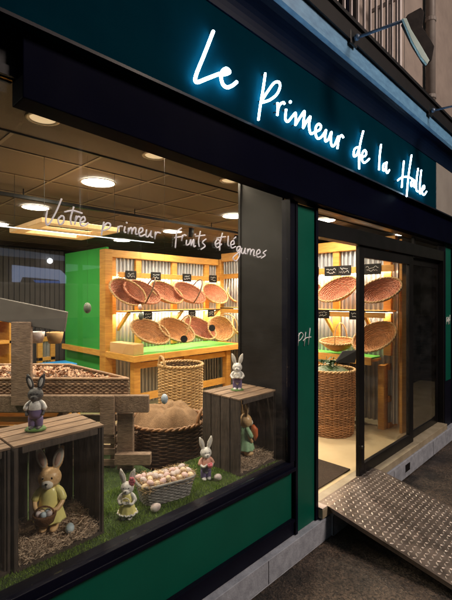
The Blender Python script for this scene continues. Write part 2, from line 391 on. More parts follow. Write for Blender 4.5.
# door frame, transom, leaf, fixed pane
XD = 3.69
w = MB(); w.box((2.886, -.03, 2.20), (6.084, .06, 2.335)); w.box((2.886, -.02, -.0), (2.90, .06, 2.199))
w.box((6.04, -.03, 0), (6.084, .06, 2.199)); w.box((2.886, -.04, 2.425), (6.084, .06, 2.434))
fr = bpart(w, 'door_frame', BLACKM, bevel=.003)
w = MB(); w.box((2.886, .004, 2.336), (6.084, .012, 2.424)); bpart(w, 'transom_glass', DOORG, fr)
w = MB(); w.box((5.06, -.0, 2.336), (5.10, .03, 2.424)); bpart(w, 'transom_post', BLACKM, fr)
w = MB(); w.box((3.66, -.005, .0), (3.76, .035, 2.197)); w.box((4.90, -.005, .0), (5.02, .035, 2.197)); w.box((3.76, -.005, .0), (4.90, .035, .105)); w.box((3.76, -.005, 2.09), (4.90, .035, 2.197))
lf = bpart(w, 'sliding_door', BLACKM, bevel=.003)
w = MB(); w.box((3.761, .012, .106), (4.899, .018, 2.089)); bpart(w, 'glass', DOORG, lf)
w = MB(); w.box((3.645, -.03, .10), (3.665, .0, .30)); w.tube([(3.650, -.035, .30), (3.650, -.05, .30)], .018, 10); bpart(w, 'door_latch', BLACKM, lf)
w = MB(); w.box((5.03, .038, 0), (5.08, .06, 2.197)); w.box((5.98, .038, 0), (6.039, .06, 2.197)); w.box((5.08, .038, 0), (5.98, .06, .09)); w.box((5.08, .038, 2.1), (5.98, .06, 2.197))
fp = bpart(w, 'fixed_pane', BLACKM, bevel=.003)
w = MB(); w.box((5.081, .046, .091), (5.979, .052, 2.099)); bpart(w, 'glass', DARKG, fp)
# glass wing standing open at the left jamb
w = MB(); w.box((2.945, .045, .0), (2.957, .055, 2.178)); bpart(w, 'glass_edge_strip', mat('gold reflection edge', (.5, .33, .12), None, .4, .5), fr)  # golden reflection along the glass edge, put into the strip's colour
# plinth kerb with vent
w = MB(); w.box((-3, -.07, -.255), (3.02, .10, -.09)); w.box((3.03, -.09, -.262), (6.7, .10, -.075)); w.box((-3, -.065, -.27), (6.7, .1, -.262))
pk = bpart(w, 'plinth', STONE, bevel=.006)
w = MB(); w.box((4.55, -.093, -.20), (4.68, -.0905, -.12)); bpart(w, 'vent_grille', BLACKM, pk)
w = MB(); w.box((2.886, -.075, -.073), (6.05, .12, -.001)); bpart(w, 'threshold', SILL, bevel=.004)
GB_ = mat('blue grey rail', (.10, .12, .17), None, .5)
for x in (-.2, 1.0, 2.2, 3.028, 4.25, 5.45):
    w = MB(); yf = -.0712 if x < 3 else -.0912; w.box((x-.003, yf, -.252), (x+.003, yf+.004, -.095)); bpart(w, 'stone_joint', BLACKM, pk)
GUT = mat('dark gutter', (.012, .012, .013), None, .8)

# ------------------------------------------------------------------ illuminated sign
def q(ox, oy, s, L): return [(ox + a / s, oy + b / s) for a, b in L]
LE = [q(185, 20, 7.5, [(213,85),(145,260),(80,425),(92,466),(170,438),(255,405)]),
      q(185, 20, 7.5, [(255,405),(310,405),(335,388),(308,366),(280,385),(270,430),(285,485),(320,505),(355,492),(388,465)])]
PRIM = [q(245, 60, 7.5, [(152,100),(135,220),(115,340),(100,450)]),
        q(245, 60, 7.5, [(128,300),(170,235),(215,175),(252,165),(262,200),(240,255),(190,297),(130,318)]),
        q(245, 60, 7.5, [(243,320),(245,370),(242,415)]), q(245, 60, 7.5, [(243,385),(258,340),(285,318),(297,330)]),
        q(245, 60, 7.5, [(340,315)]), q(245, 60, 7.5, [(308,370),(302,440),(320,462),(345,435),(378,398),(380,440),(378,490)]),
        q(290, 80, 7.5, [(42,335),(75,280),(108,235),(102,300),(98,362)]), q(290, 80, 7.5, [(98,360),(125,310),(152,275),(142,340),(155,402),(185,390)]),
        q(290, 80, 7.5, [(185,390),(220,375),(232,348),(214,330),(192,360),(195,420),(215,440),(245,415),(270,375)]),
        q(290, 80, 7.5, [(270,375),(262,430),(268,460),(290,440),(310,390),(305,450),(315,495),(335,485),(360,425)]),
        q(290, 80, 7.5, [(362,420),(360,470),(355,515)]), q(290, 80, 7.5, [(360,470),(372,430),(388,415),(400,432)])]
DE = [q(340, 110, 10, [(182,372),(150,385),(136,430),(142,465),(165,450),(188,390)]), q(340, 110, 10, [(232,210),(205,320),(190,430),(192,590)]),
      q(340, 110, 10, [(222,472),(255,455),(262,425),(245,402),(222,435),(220,500),(245,528),(292,488)])]
LA = [[(381, 144.5), (379.5, 157), (379, 170)], [(386.5, 162.5), (383.5, 164.5), (382.8, 169.5), (384.5, 170.5), (386, 166), (386.6, 162.3)], [(386.6, 162), (385.9, 170), (387.3, 173), (389.3, 170)]]
HA = [q(385, 140, 10, [(188,210),(175,350),(167,475)]), q(385, 140, 10, [(265,150),(235,350),(215,565)]), q(385, 140, 10, [(125,405),(165,376),(225,368),(275,392)]),
      q(385, 140, 10, [(285,398),(262,420),(262,462),(282,445),(292,400),(289,460),(302,474)]), q(385, 140, 10, [(330,285),(315,400),(314,500),(330,515)]),
      q(385, 140, 10, [(362,300),(350,420),(346,525),(362,535)]), q(385, 140, 10, [(368,505),(392,485),(388,455),(372,480),(373,535),(392,548),(415,515)])]
NEON = emis('white neon', (.54, .80, 1.0), 22.0)
sg = empty('illuminated_sign', 'white glowing handwritten neon sign reading Le Primeur de la Halle on the fascia', 'sign', (3, -.15, 3.1))
for nm, ss, r in (('Le', LE, .0098), ('Primeur', PRIM, .0078), ('de', DE, .0076), ('la', LA, .0076), ('Halle', HA, .0076)):
    w = MB(); strokes(w, ss, -.182, r, 7)
    o = w.build('glowing_word', NEON, sg, smooth=True, label='glowing word ' + nm); o.matrix_parent_inverse = Matrix.Translation((-3, .15, -3.1))
    for s_ in ss:
        p = onY(*s_[0], -.182); w = MB(); w.tube([p, (p.x, -.151, p.z)], .004, 6)
        o = w.build('standoff', BLACKM, sg); o.matrix_parent_inverse = Matrix.Translation((-3, .15, -3.1))

# ------------------------------------------------------------------ lettering on the window
k6 = (40, 180, 5.61); k7 = (110, 190, 5.61); k8 = (190, 190, 5.31)
def k(K, L): return q(K[0], K[1], K[2], L)
VOT = [k(k6, [(42,165),(33,225),(45,252),(85,190),(122,105)]), k(k6, [(122,200),(102,222),(112,250),(132,235),(134,208),(122,200)]), k(k6, [(190,150),(172,215),(178,252)]), k(k6, [(138,180),(185,172),(238,187)]),
       k(k6, [(205,200),(200,225),(196,250)]), k(k6, [(199,230),(212,207),(226,208)]), k(k6, [(228,240),(252,228),(246,206),(228,222),(228,250),(248,258),(272,240)])]
PRI = [k(k6, [(360,235),(350,275),(345,312)]), k(k6, [(350,275),(375,243),(395,248),(388,270),(350,285)]), k(k7, [(48,203),(42,240)]), k(k7, [(44,226),(54,204),(70,204)]), k(k7, [(94,184)]),
       k(k7, [(85,205),(80,234),(90,238)]), k(k7, [(106,212),(101,246)]), k(k7, [(102,238),(114,213),(122,216),(122,247)]), k(k7, [(122,238),(135,213),(146,217),(144,246),(154,248)]),
       k(k7, [(160,246),(182,232),(181,214),(168,216),(162,240),(172,260),(196,250)]), k(k7, [(206,222),(202,254),(212,264),(228,240),(232,228)]), k(k7, [(232,228),(229,258),(240,266)]),
       k(k7, [(256,234),(252,276)]), k(k7, [(253,256),(265,238),(284,242)])]
FRU = [k(k7, [(402,214),(375,235),(370,280),(366,325)]), k(k7, [(362,268),(400,262)]), k(k7, [(408,252),(402,286)]), k(k7, [(403,272),(415,252),(428,256)]),
       k(k8, [(-18,265),(-18,292),(-4,285),(4,262),(6,295),(20,262),(20,300),(30,296)]), k(k8, [(28,236)]), k(k8, [(56,218),(46,270),(50,302)]), k(k8, [(30,246),(80,240)]), k(k8, [(86,260),(66,278),(80,298),(58,316)])]
ET = [k(k8, [(135,290),(158,276),(147,262),(134,285),(146,306),(168,286)]), k(k8, [(173,228),(160,280),(158,322)]), k(k8, [(143,256),(190,248)])]
LEG = [k(k8, [(204,244),(202,288),(208,298)]), k(k8, [(216,292),(234,286),(230,268),(217,282),(222,308),(242,300)]), k(k8, [(232,260),(244,249)]), k(k8, [(266,300),(250,305),(252,328),(266,312)]), k(k8, [(268,300),(262,350),(244,376),(228,360),(262,330)]),
       k(k8, [(276,308),(273,330),(282,338),(293,314)]), k(k8, [(294,308),(292,336),(298,338)]),
       k(k8, [(308,312),(304,342)]), k(k8, [(305,334),(315,314),(323,318),(321,345)]), k(k8, [(321,336),(332,317),(341,321),(338,347),(346,348)]),
       k(k8, [(352,344),(372,332),(366,316),(354,332),(358,356),(378,352)]), k(k8, [(406,320),(388,334),(400,346),(378,362)])]
wl = empty('window_lettering', 'white handwritten words Votre primeur fruits et légumes stuck across the display glass', 'lettering', (1.5, -.01, 2.0))
for nm, ss in (('Votre', VOT), ('primeur', PRI), ('fruits', FRU), ('et', ET), ('légumes', LEG)):
    w = MB(); strokes(w, ss, -.0095, .0040, 5)
    o = w.build('word', WHITE, wl, smooth=True, label='white word ' + nm); o.matrix_parent_inverse = Matrix.Translation((-1.5, .01, -2.0))

# ------------------------------------------------------------------ arm lamps above the cornice
def arm_lamp(x, label, head):
    e = empty('arm_lamp', label, 'lamp', (x, -.33, 3.68), group='arm lamps above the cornice')
    w = MB(); w.box((-.05, .004, -.05), (.05, .02, .05)); w.build('bracket', BLACKM, e, bevel=.003)
    w = MB(); w.tube([(0, 0, 0), atD(405, 20, 2.90) - Vector((2.92, -.33, 3.68))], .011, 10); w.ell((0, -.02, 0), .024, n=12); w.build('arm', mat('arm grey metal', (.12, .17, .26), None, .45, .3), e, smooth=True)
    O_ = Vector((2.92, -.33, 3.68))
    def pt(a, b, d_=2.87): return atD(a, b, d_) - O_
    hd = [(404,20),(408,14),(421,7),(424.5,12),(422.5,27),(430,38),(434.5,46),(432,60),(428,63),(415,42)]
    w = MB(); w.prism([pt(a, b) for a, b in hd], FW * .06); w.build('lamp_head', mat('black lamp head', (.012, .010, .012), (.03, .025, .024), .8, scale=12, spec=.1), e, bevel=.006)
    w = MB(); w.prism([pt(a, b, 2.862) for a, b in [(402.5,18),(406.5,18),(411,29),(419,42),(429.5,60),(427,64.5),(421,57),(412,41)]], FW * .02)
    w.build('lens', mat('milky lamp lens', (.55, .70, .68), None, .4), e, bevel=.003)
    return e
arm_lamp(2.92, 'black arm lamp hanging out under the balcony railing, its pale lens edge in view', True)
arm_lamp(4.62, 'arm lamp at the right edge, only its grey arm in view', True)

# ------------------------------------------------------------------ ramp
rp = empty('access_ramp', 'aluminium checker plate ramp leading up to the shop door', 'ramp', (3.45, -.03, .008))
slope = .212; LN = 1.36; X0, X1 = -.49, .49
def rz_(y): return 0 if y > -.055 else slope * (y + .055)
w = MB(); w.prism([(X0, .045, 0), (X0, -.055, 0), (X0, -LN, rz_(-LN)), (X0, -LN, rz_(-LN)-.006), (X0, -.055, -.006), (X0, .045, -.006)], (X1-X0, 0, 0)); w.build('plate', ALUD, rp)
for xa in (X0+.004, X1-.022):
    w = MB(); w.prism([(xa, -.056, -.008), (xa, -LN+.05, rz_(-LN+.05)-.008), (xa, -LN+.25, rz_(-LN+.25)-.034), (xa, -.09, -.046)], (.018, 0, 0)); w.build('side_rail', ALUD, rp)
w = MB(); ny = 34; nx = 23
for i in range(nx):
    for j in range(ny):
        cx = X0 + .015 + (X1-X0-.03) * (i + .5) / nx; cy = .035 - (LN + .02) * (j + .5) / ny
        a = R(36) if (i + j) % 2 else R(-36); wear = rg0.uniform(.72, 1.0)
        m = Matrix.Translation((cx, cy, rz_(cy) + .0002)) @ Matrix.Rotation(math.atan(slope) if cy < -.055 else 0, 4, 'X') @ Matrix.Rotation(a, 4, 'Z')
        l, b, h = .0205 * wear, .0096 * wear, .0026 * wear
        w.add([(-l,0,0),(0,-b,0),(l,0,0),(0,b,0),(-l*.5,0,h),(l*.5,0,h)], [(0,1,4),(1,5,4),(1,2,5),(2,3,5),(3,4,5),(3,0,4)], m)
tag(w.build('tread_pattern', ALU, rp), kind='stuff')
w = MB(); w.box((X0-.075, -.045, -.004), (X0-.004, .045, .004)); w.box((X0-.075, .046, -.004), (X0-.02, .050, .05))
w.build('lit_tongue_corner', mat('pale lit tongue corner', (.78, .66, .60), (.48, .37, .32), .4, scale=14), rp, bevel=.002)  # light on the corner of the ramp tongue, put into a pale plate

# door mat
w = MB(); w.box((2.93, .14, .003), (3.75, .95, .013)); o = w.build('door_mat', MATB); tag(o, 'dark brown mat on the cream floor just inside the open door', 'mat')

# ------------------------------------------------------------------ display platform, turf, partition
w = MB(); w.box((-2, .062, .40), (2.50, .56, .455)); w.box((-2, .56, .40), (1.72, 1.75, .455)); w.box((-2, .5, .0), (2.5, .55, .40)); w.box((1.68, .56, 0), (1.72, 1.75, .4))
tag(w.build('display_platform', OWOODH), 'low platform behind the display window under the turf', 'platform')
w = MB(); w.box((-2, .064, .456), (2.50, .56, .466)); w.box((-2, .561, .456), (1.72, 1.75, .466)); tb = w.build('turf_backing', TURFB)
tag(tb, 'dark green backing of the display turf', kind='stuff')
bl = MB(); V = []; Fc = []
rg = random.Random(3)
for i in range(42000):
    x = rg.uniform(.55, 2.50); y = rg.uniform(.066, .55) if rg.random() < .85 or x > 1.7 else rg.uniform(.5, .95)
    h = rg.uniform(.008, .017) * (1 + .4 * math.sin(x*17) * math.sin(y*23)); a = rg.uniform(0, 2*PI); ln = rg.uniform(0, .014); wd = .0016
    dx, dy = math.cos(a)*wd, math.sin(a)*wd; lx, ly = rg.uniform(-1, 1)*ln, max(rg.uniform(-1, 1)*ln, .064-y)
    n = len(V); V += [(x-dx, y-dy, .465), (x+dx, y+dy, .465), (x+lx, y+ly, .465+h)]; Fc.append((n, n+1, n+2))
bl.v = V; bl.f = Fc
tag(bl.build('turf', TURF), 'short green artificial turf under the Easter display', kind='stuff')
w = MB(); w.box((2.545, .07, 0), (2.568, .50, 2.70)); w.box((2.538, .50, 0), (2.585, .525, 2.705))
tag(w.build('partition_panel', DARKCOL), 'dark brown partition panel standing at the right end of the display window', 'panel')

# ------------------------------------------------------------------ wicker
def weave(mb, prof, n, amp, r, sx=1, sy=1, seg=5, M=None, sides=4):
    """prof: list of (radius, z); each row is one strand running in front of and behind the n stakes"""
    m = n * seg // 2 * 2
    for i, (rad, z) in enumerate(prof):
        pts = []
        for j in range(m):
            th = 2 * PI * j / m
            rr = rad + amp * math.cos(n / 2 * th + (PI if i % 2 else 0))
            pts.append((rr * math.cos(th) * sx, rr * math.sin(th) * sy, z + rg.uniform(-.15, .15) * r))
        mb.tube(pts, r, sides, closed=True, M=M)
def stakes(mb, prof, n, r, sx=1, sy=1, M=None):
    for j in range(n):
        th = 2 * PI * (j + .25) / n * 1.0
        mb.tube([(a * math.cos(th) * sx, a * math.sin(th) * sy, z) for a, z in prof[::max(1, len(prof)//8)] + [prof[-1]]], r, 4, M=M)
def rim(mb, rad, z, r, sx=1, sy=1, n=44, M=None):
    for s_ in (0, PI):
        pts = []
        for j in range(n * 3):
            th = 2 * PI * j / (n * 3); a = n * .5 * th + s_
            rr = rad + r * .75 * math.cos(a); pts.append((rr*math.cos(th)*sx, rr*math.sin(th)*sy, z + r * .75 * math.sin(a)))
        mb.tube(pts, r, 5, closed=True, M=M)
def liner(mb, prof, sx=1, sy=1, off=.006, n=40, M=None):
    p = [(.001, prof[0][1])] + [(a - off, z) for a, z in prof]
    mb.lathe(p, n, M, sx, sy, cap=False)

def tall_basket(name, label, loc, r0, r1, h, m, mr, rows, n, bulge=.0, strand=.006, group=None, handles=0, sx=1, sy=1, rz=0, dark=WDARK):
    e = empty(name, label, 'basket', loc, rz, group)
    prof = []
    for i in range(rows):
        t = i / (rows - 1); prof.append((r0 + (r1 - r0) * t + bulge * math.sin(PI * t), .01 + (h - .02) * t))
    w = MB(); weave(w, prof, n, strand * .75, strand, sx, sy); stakes(w, prof, n, strand * .7, sx, sy); w.build('weave', m, e, smooth=True)
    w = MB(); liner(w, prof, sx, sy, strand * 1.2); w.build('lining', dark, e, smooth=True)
    w = MB(); rim(w, prof[-1][0], h, strand * 1.5, sx, sy, 40); w.build('rim', mr, e, smooth=True)
    for k_ in range(handles):
        a = PI * k_ + handles_rot
        w = MB(); R0 = prof[-1][0]
        pts = []
        for i in range(13):
            t = PI * i / 12; pts.append((R0 * math.cos(a + .28 * math.cos(t)) * sx, R0 * math.sin(a + .28 * math.cos(t)) * sy, h + .11 * math.sin(t)))
        w.tube(pts, strand * 1.7, 7); w.tube([(x + .006, y - .004, z + .003 * math.sin(i * 2)) for i, (x, y, z) in enumerate(pts)], strand * 1.2, 6); w.build('handle', mr, e, smooth=True)
    return e
handles_rot = 0
# big dark basket with burlap
handles_rot = R(-62)
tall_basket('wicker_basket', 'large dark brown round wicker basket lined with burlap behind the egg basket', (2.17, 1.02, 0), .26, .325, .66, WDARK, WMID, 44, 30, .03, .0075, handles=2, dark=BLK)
w = MB(); nb = 40; vs = []; fs = []
for i in range(9):
    for j in range(nb):
        th = 2*PI*j/nb; rr = .30 * (1 - i/8) + .002
        z = .62 + .125 * math.sin(min(1, i / 4) * PI / 2) * (1 + .18 * math.sin(3*th + .6) * math.sin(PI * i / 8)) + .010 * math.sin(11*th + i * 1.7) * (1 - i/8) + .018 * math.sin(4 * th - i) * (1 - i/8) + .030 * abs(math.sin(3.5 * th + .5 * i)) * math.sin(PI * i / 8)
        if i == 8: z = .735
        vs.append((2.17 + rr * math.cos(th), 1.02 + rr * math.sin(th), z))
for i in range(8):
    for j in range(nb): fs.append((i*nb+j, i*nb+(j+1) % nb, (i+1)*nb+(j+1) % nb, (i+1)*nb+j))
w.add(vs, fs); o = w.build('burlap_cloth', BURLAP, smooth=True); tag(o, 'crumpled brown burlap heaped inside the large dark wicker basket', 'cloth')
# small dark basket at its left, under the cart end
handles_rot = 0
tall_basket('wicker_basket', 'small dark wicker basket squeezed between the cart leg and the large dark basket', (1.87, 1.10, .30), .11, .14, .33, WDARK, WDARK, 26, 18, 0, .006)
# tall blond hamper
handles_rot = R(170)
tall_basket('wicker_hamper', 'tall blond wicker hamper with open rim behind the burlap', (3.00, 1.85, 0), .22, .25, .94, WLIGHT, WLIGHT, 60, 30, .01, .0075, handles=1)
# door hamper
handles_rot = 0
dbk = tall_basket('wicker_hamper', 'big brown wicker hamper standing on the cream floor inside the doorway', (4.66, .88, 0), .27, .29, .80, WMID, WLIGHT, 52, 32, .012, .0075)
# stuff in it
w = MB()
for i in range(26):
    a = rg.uniform(0, 2*PI); rr = rg.uniform(0, .17); c = Vector((4.64 + rr*math.cos(a), .88 + rr*math.sin(a), .82 + rg.uniform(0, .06)))
    tip = c + Vector((rg.uniform(-.12, .12), rg.uniform(-.12, .12), rg.uniform(.0, .07))); mid = (c + tip) / 2 + Vector((0, 0, .04))
    sd = Vector((rg.uniform(-1, 1), rg.uniform(-1, 1), 0)).normalized() * .035
    w.add([c, mid + sd, tip, mid - sd], [(0, 1, 2, 3)])
w.lathe([(.27, .76), (.15, .82), (.001, .85)], 20, Matrix.Translation((4.66, .88, 0)))
tag(w.build('leafy_greens', mat('dark leaves', (.035, .085, .02), (.018, .045, .012), .5, scale=20)), 'dark green leaves filling the big wicker hamper by the door', 'leaves', kind='stuff')
e = empty('price_sign', 'blank black slate price sign tilted on a rod above the wicker hamper by the door', 'sign', (4.72, .80, .80))
p = [atD(343, 351, 5.05), atD(357.5, 350, 4.95), atD(355, 363, 4.95), atD(335, 362.5, 5.05)]
w = MB(); w.prism([Vector(a) - Vector((4.72, .80, .80)) for a in p], (.008, .012, 0)); w.build('slate', BLK, e)
pa = atD(357.5, 347, 4.95) - Vector((4.72, .8, .8)); pb = atD(357, 378, 4.95) - Vector((4.72, .8, .8)); w = MB(); w.tube([pa, pb], .006, 6); w.build('rod', BLACKM, e)

# shallow oval display baskets
def make_scoop(name, label, cat, m, mrim, deep=.135, rx=.235, ry=.17, handle=False, group='oval wicker baskets on the shelves'):
    e = empty(name, label, cat, group=group)
    prof = []
    for i in range(15):
        t = (i + 1) / 15; prof.append((t, deep * (t ** 2.0)))
    w = MB()
    vs_ = [(a * rx, z) for a, z in prof]
    weave(w, vs_, 26, .0035, .0058, 1, ry / rx); stakes(w, vs_, 26, .0035, 1, ry / rx); w.build('weave', m, e, smooth=True)
    w = MB(); p = [(.001, -.006)] + [(a * rx, z - .006) for a, z in prof]; w.lathe(p, 36, None, 1, ry / rx, cap=False); w.build('base', m, e, smooth=True)
    w = MB(); rim(w, rx, deep, .0085, 1, ry / rx, 40); w.build('rim', mrim, e, smooth=True)
    if handle:
        pts = [(rx * .25, ry * math.cos(PI * i / 16) * 1.0, deep + .24 * math.sin(PI * i / 16)) for i in range(17)]
        w = MB(); w.tube(pts, .008, 7); w.build('handle', WDARK if handle == 2 else mrim, e, smooth=True)
    return e
SRED = make_scoop('oval_basket', '', 'basket', WRED, WLIGHT)
SREDH = make_scoop('oval_basket', '', 'basket', WRED, WRED, handle=2)
SORG = make_scoop('oval_basket', '', 'basket', WORANGE, WLIGHT)
SORGH = make_scoop('oval_basket', '', 'basket', WORANGE, WLIGHT, handle=1)
used = set()
def scoop(kind, loc, yaw, tilt, roll, label, sc=1):
    """tilt raises the far rim so that the mouth faces the room; yaw turns the basket about the vertical"""
    rot = (Matrix.Rotation(yaw, 3, 'Z') @ Matrix.Rotation(tilt, 3, 'X') @ Matrix.Rotation(roll, 3, 'Z')).to_euler()
    if id(kind) not in used:
        used.add(id(kind)); kind.location = loc; kind.rotation_euler = rot; kind['label'] = label; kind.scale = (sc, sc, sc); return kind
    return copy_tree(kind, loc, rot, label, (sc, sc, sc))

# ------------------------------------------------------------------ shelving
ZC, ZS, ZB, ZT = .93, 1.51, 2.05, 2.38
YB, XS = 3.60, 5.35       # wall planes of the rear unit and of the side unit
def corr(mb, a, b, z0, z1, nrm, pitch=.066, amp=.022):
    a = Vector(a); b = Vector(b); L_ = (b - a).length; d = (b - a).normalized(); nrm = Vector(nrm); n = int(L_ / pitch * 12)
    vs = []; fs = []
    for i in range(n + 1):
        s_ = L_ * i / n; p = a + d * s_ + nrm * amp * max(-.62, min(.62, 1.15 * math.sin(2 * PI * s_ / pitch))) * 1.5
        vs += [(p.x, p.y, z0), (p.x, p.y, z1)]
    for i in range(n): fs.append((2*i, 2*i+2, 2*i+3, 2*i+1))
    mb.add(vs, fs)
LED = emis('warm white led strip', (1.0, .86, .66), 14)
# rear unit (faces the street)
ru = empty('shelf_unit', 'honey pine rear shelf unit with corrugated metal back facing the window', 'shelf unit', (4.1, YB, 0), group='honey pine shelf units')
def rpart(w, nm, m, par=None, **kw):
    o = w.build(nm, m, par or ru, **kw)
    if par is None: o.matrix_parent_inverse = Matrix.Translation((-4.1, -YB, 0))
    return o
x0, x1 = 3.0, XS
w = MB(); corr(w, (x0+.02, YB, 0), (x1-.02, YB, 0), .06, ZT-.03, (0, 1, 0)); rpart(w, 'corrugated_back', CORR, smooth=True)
w = MB(); w.box((x0-.05, YB-.13, 0), (x0+.07, YB+.03, ZT+.02)); w.box((x0+.09, YB-.05, 0), (x0+.17, YB-.02, ZT)); rpart(w, 'corner_post', YWOOD, bevel=.004)
for x in (3.55, 4.25, 4.98):
    w = MB(); w.box((x-.05, YB-.07, ZC+.02), (x+.05, YB-.02, ZT-.09)); rpart(w, 'upright', YWOOD, bevel=.004)
w = MB(); w.box((x0+.071, YB-.10, ZT-.085), (x1-.12, YB-.02, ZT+.02)); rpart(w, 'top_rail', YWOODX, bevel=.004)
w = MB(); w.box((x0+.171, YB-.135, ZB-.05), (x1-.12, YB-.112, ZB+.03)); rpart(w, 'tag_rail', YWOODX, bevel=.003)
w = MB(); w.box((x0+.171, YB-.36, ZS-.02), (x1-.30, YB-.021, ZS)); rpart(w, 'shelf', YWOODX, bevel=.003)
w = MB(); w.box((x0+.171, YB-.372, ZS-.018), (x1-.30, YB-.361, ZS-.002)); rpart(w, 'shelf_edge', BLK)
for x in (3.22, 4.2, 5.0):
    w = MB(); w.prism([(x-.02, YB-.03, ZS-.30), (x-.02, YB-.03, ZS-.24), (x-.02, YB-.28, ZS-.021), (x-.02, YB-.34, ZS-.021)], (.04, 0, 0)); rpart(w, 'bracket', YWOODX, bevel=.003)
w = MB(); w.prism([(2.99, 2.79, ZC-.055), (5.02, 2.79, ZC-.055), (5.02, YB-.02, ZC-.055), (2.99, YB-.02, ZC-.055)], (0, 0, .035)); w.box((2.955, 2.755, ZC-.07), (5.02, 2.789, ZC+.012)); w.box((2.955, 2.79, ZC-.07), (2.989, 4.9, ZC+.012)); rpart(w, 'counter_frame', YWOODX, bevel=.003)
w = MB(); w.prism([(2.991, 2.791, ZC-.019), (5.05, 2.791, ZC-.019), (5.05, YB-.03, ZC-.019), (3.10, YB-.03, ZC-.019), (3.10, 4.88, ZC-.019), (2.991, 4.88, ZC-.019)], (0, 0, .022)); rpart(w, 'counter_top', GCOUNT)
for x in (3.09, 3.95, 4.85):
    w = MB(); w.box((x-.05, 2.87, 0), (x+.05, 2.97, ZC-.071)); rpart(w, 'leg', YWOOD, bevel=.004)
w = MB(); w.box((3.14, 2.90, .30), (4.80, 2.94, .40)); w.box((3.14, 2.90, .74), (4.80, 2.94, .82)); rpart(w, 'lower_rail', YWOODX, bevel=.003)
for z, y in ((ZB-.005, YB-.09), (ZS-.028, YB-.06)):
    w = MB(); w.box((x0+.19, y-.012, z-.008), (x1-.14, y+.012, z)); rpart(w, 'led_strip', LED)
# green side
w = MB(); w.box((3.06, YB+.035, 0), (3.10, 5.0, 2.45)); tag(w.build('green_panel', GWALL), 'bright green panel wall to the left of the shelves', 'panel')
# side unit
su = empty('shelf_unit', 'honey pine side shelf unit seen through the glass door', 'shelf unit', (XS, 1.9, 0), group='honey pine shelf units')
def spart(w, nm, m, par=None, **kw):
    o = w.build(nm, m, par or su, **kw)
    if par is None: o.matrix_parent_inverse = Matrix.Translation((-XS, -1.9, 0))
    return o
YN = .30
ZB2 = 2.09
w = MB(); corr(w, (XS, YB-.02, 0), (XS, YN, 0), .06, 2.42, (1, 0, 0)); spart(w, 'corrugated_back', CORR, smooth=True)
for y in (2.75, 1.95, 1.16, .42):
    w = MB(); w.box((XS-.07, y-.05, ZC+.02), (XS-.02, y+.05, ZT+.04)); spart(w, 'upright', YWOOD, bevel=.004)
w = MB(); w.box((XS-.11, YB-.14, ZC+.02), (XS-.02, YB-.02, ZT+.02)); spart(w, 'corner_post', YWOOD, bevel=.004)
w = MB(); w.box((XS-.10, YN, 2.36), (XS-.02, YB-.15, 2.50)); spart(w, 'top_rail', YWOODX, bevel=.004)
w = MB(); w.box((XS-.15, YN, ZB2-.05), (XS-.127, YB-.15, ZB2+.035)); spart(w, 'tag_rail', YWOODX, bevel=.003)
w = MB(); w.box((XS-.36, YN+.02, ZS+.01), (XS-.021, YB-.4, ZS+.03)); spart(w, 'shelf', YWOODX, bevel=.003)
w = MB(); w.box((XS-.372, YN+.02, ZS+.012), (XS-.361, YB-.4, ZS+.028)); spart(w, 'shelf_edge', BLK)
w = MB(); w.box((XS-.376, YN+.02, ZS-.06), (XS-.361, YB-.4, ZS+.008)); spart(w, 'tag_rail', YWOODX)
w = MB(); w.box((5.02, .52, ZC-.055), (XS-.02, YB-.05, ZC-.02)); w.box((4.985, .50, ZC-.085), (5.019, 2.752, ZC+.012)); spart(w, 'counter_frame', YWOODX, bevel=.003)
w = MB(); w.box((5.021, .53, ZC-.019), (XS-.02, 2.79, ZC+.003)); spart(w, 'counter_top', GCOUNT)
for y in (2.72, 1.6):
    w = MB(); w.box((5.06, y-.05, 0), (5.16, y+.05, ZC-.056)); spart(w, 'leg', YWOOD, bevel=.004)
w = MB(); w.box((5.06, 1.0, .1), (5.10, 2.7, .86)); spart(w, 'side_board', YWOOD)
for i, y in enumerate((.6, 1.2, 2.0)):
    w = MB(); w.prism([(XS-.03, y, ZS-.32), (XS-.03, y, ZS-.25), (XS-.30, y, ZS+.008), (XS-.36, y, ZS+.008)], (0, .04, 0)); spart(w, 'bracket', YWOODX, bevel=.003)
# end cabinet (front faces the street)
w = MB(); w.box((5.18, .42, 0), (5.30, .50, ZC-.10)); w.box((5.30, .40, .34), (5.62, .46, .42)); w.box((5.30, .40, .0), (5.62, .46, .07)); w.box((5.30, .40, .76), (5.62, .46, .84)); w.box((5.50, .38, .0), (5.64, .47, 2.40))
spart(w, 'end_frame', YWOOD, bevel=.004)
w = MB(); corr(w, (5.30, .48, 0), (5.50, .48, 0), .05, .80, (0, 1, 0)); spart(w, 'end_corrugated', CORR, smooth=True)
w = MB(); w.box((5.21, .20, 0.0), (5.40, .235, 2.44)); spart(w, 'end_board', YWOOD, bevel=.004)
for z, x in ((ZB2-.005, XS-.105), (ZS+.004, XS-.08)):
    w = MB(); w.box((x-.012, YN+.05, z-.008), (x+.012, YB-.45, z)); spart(w, 'led_strip', LED)

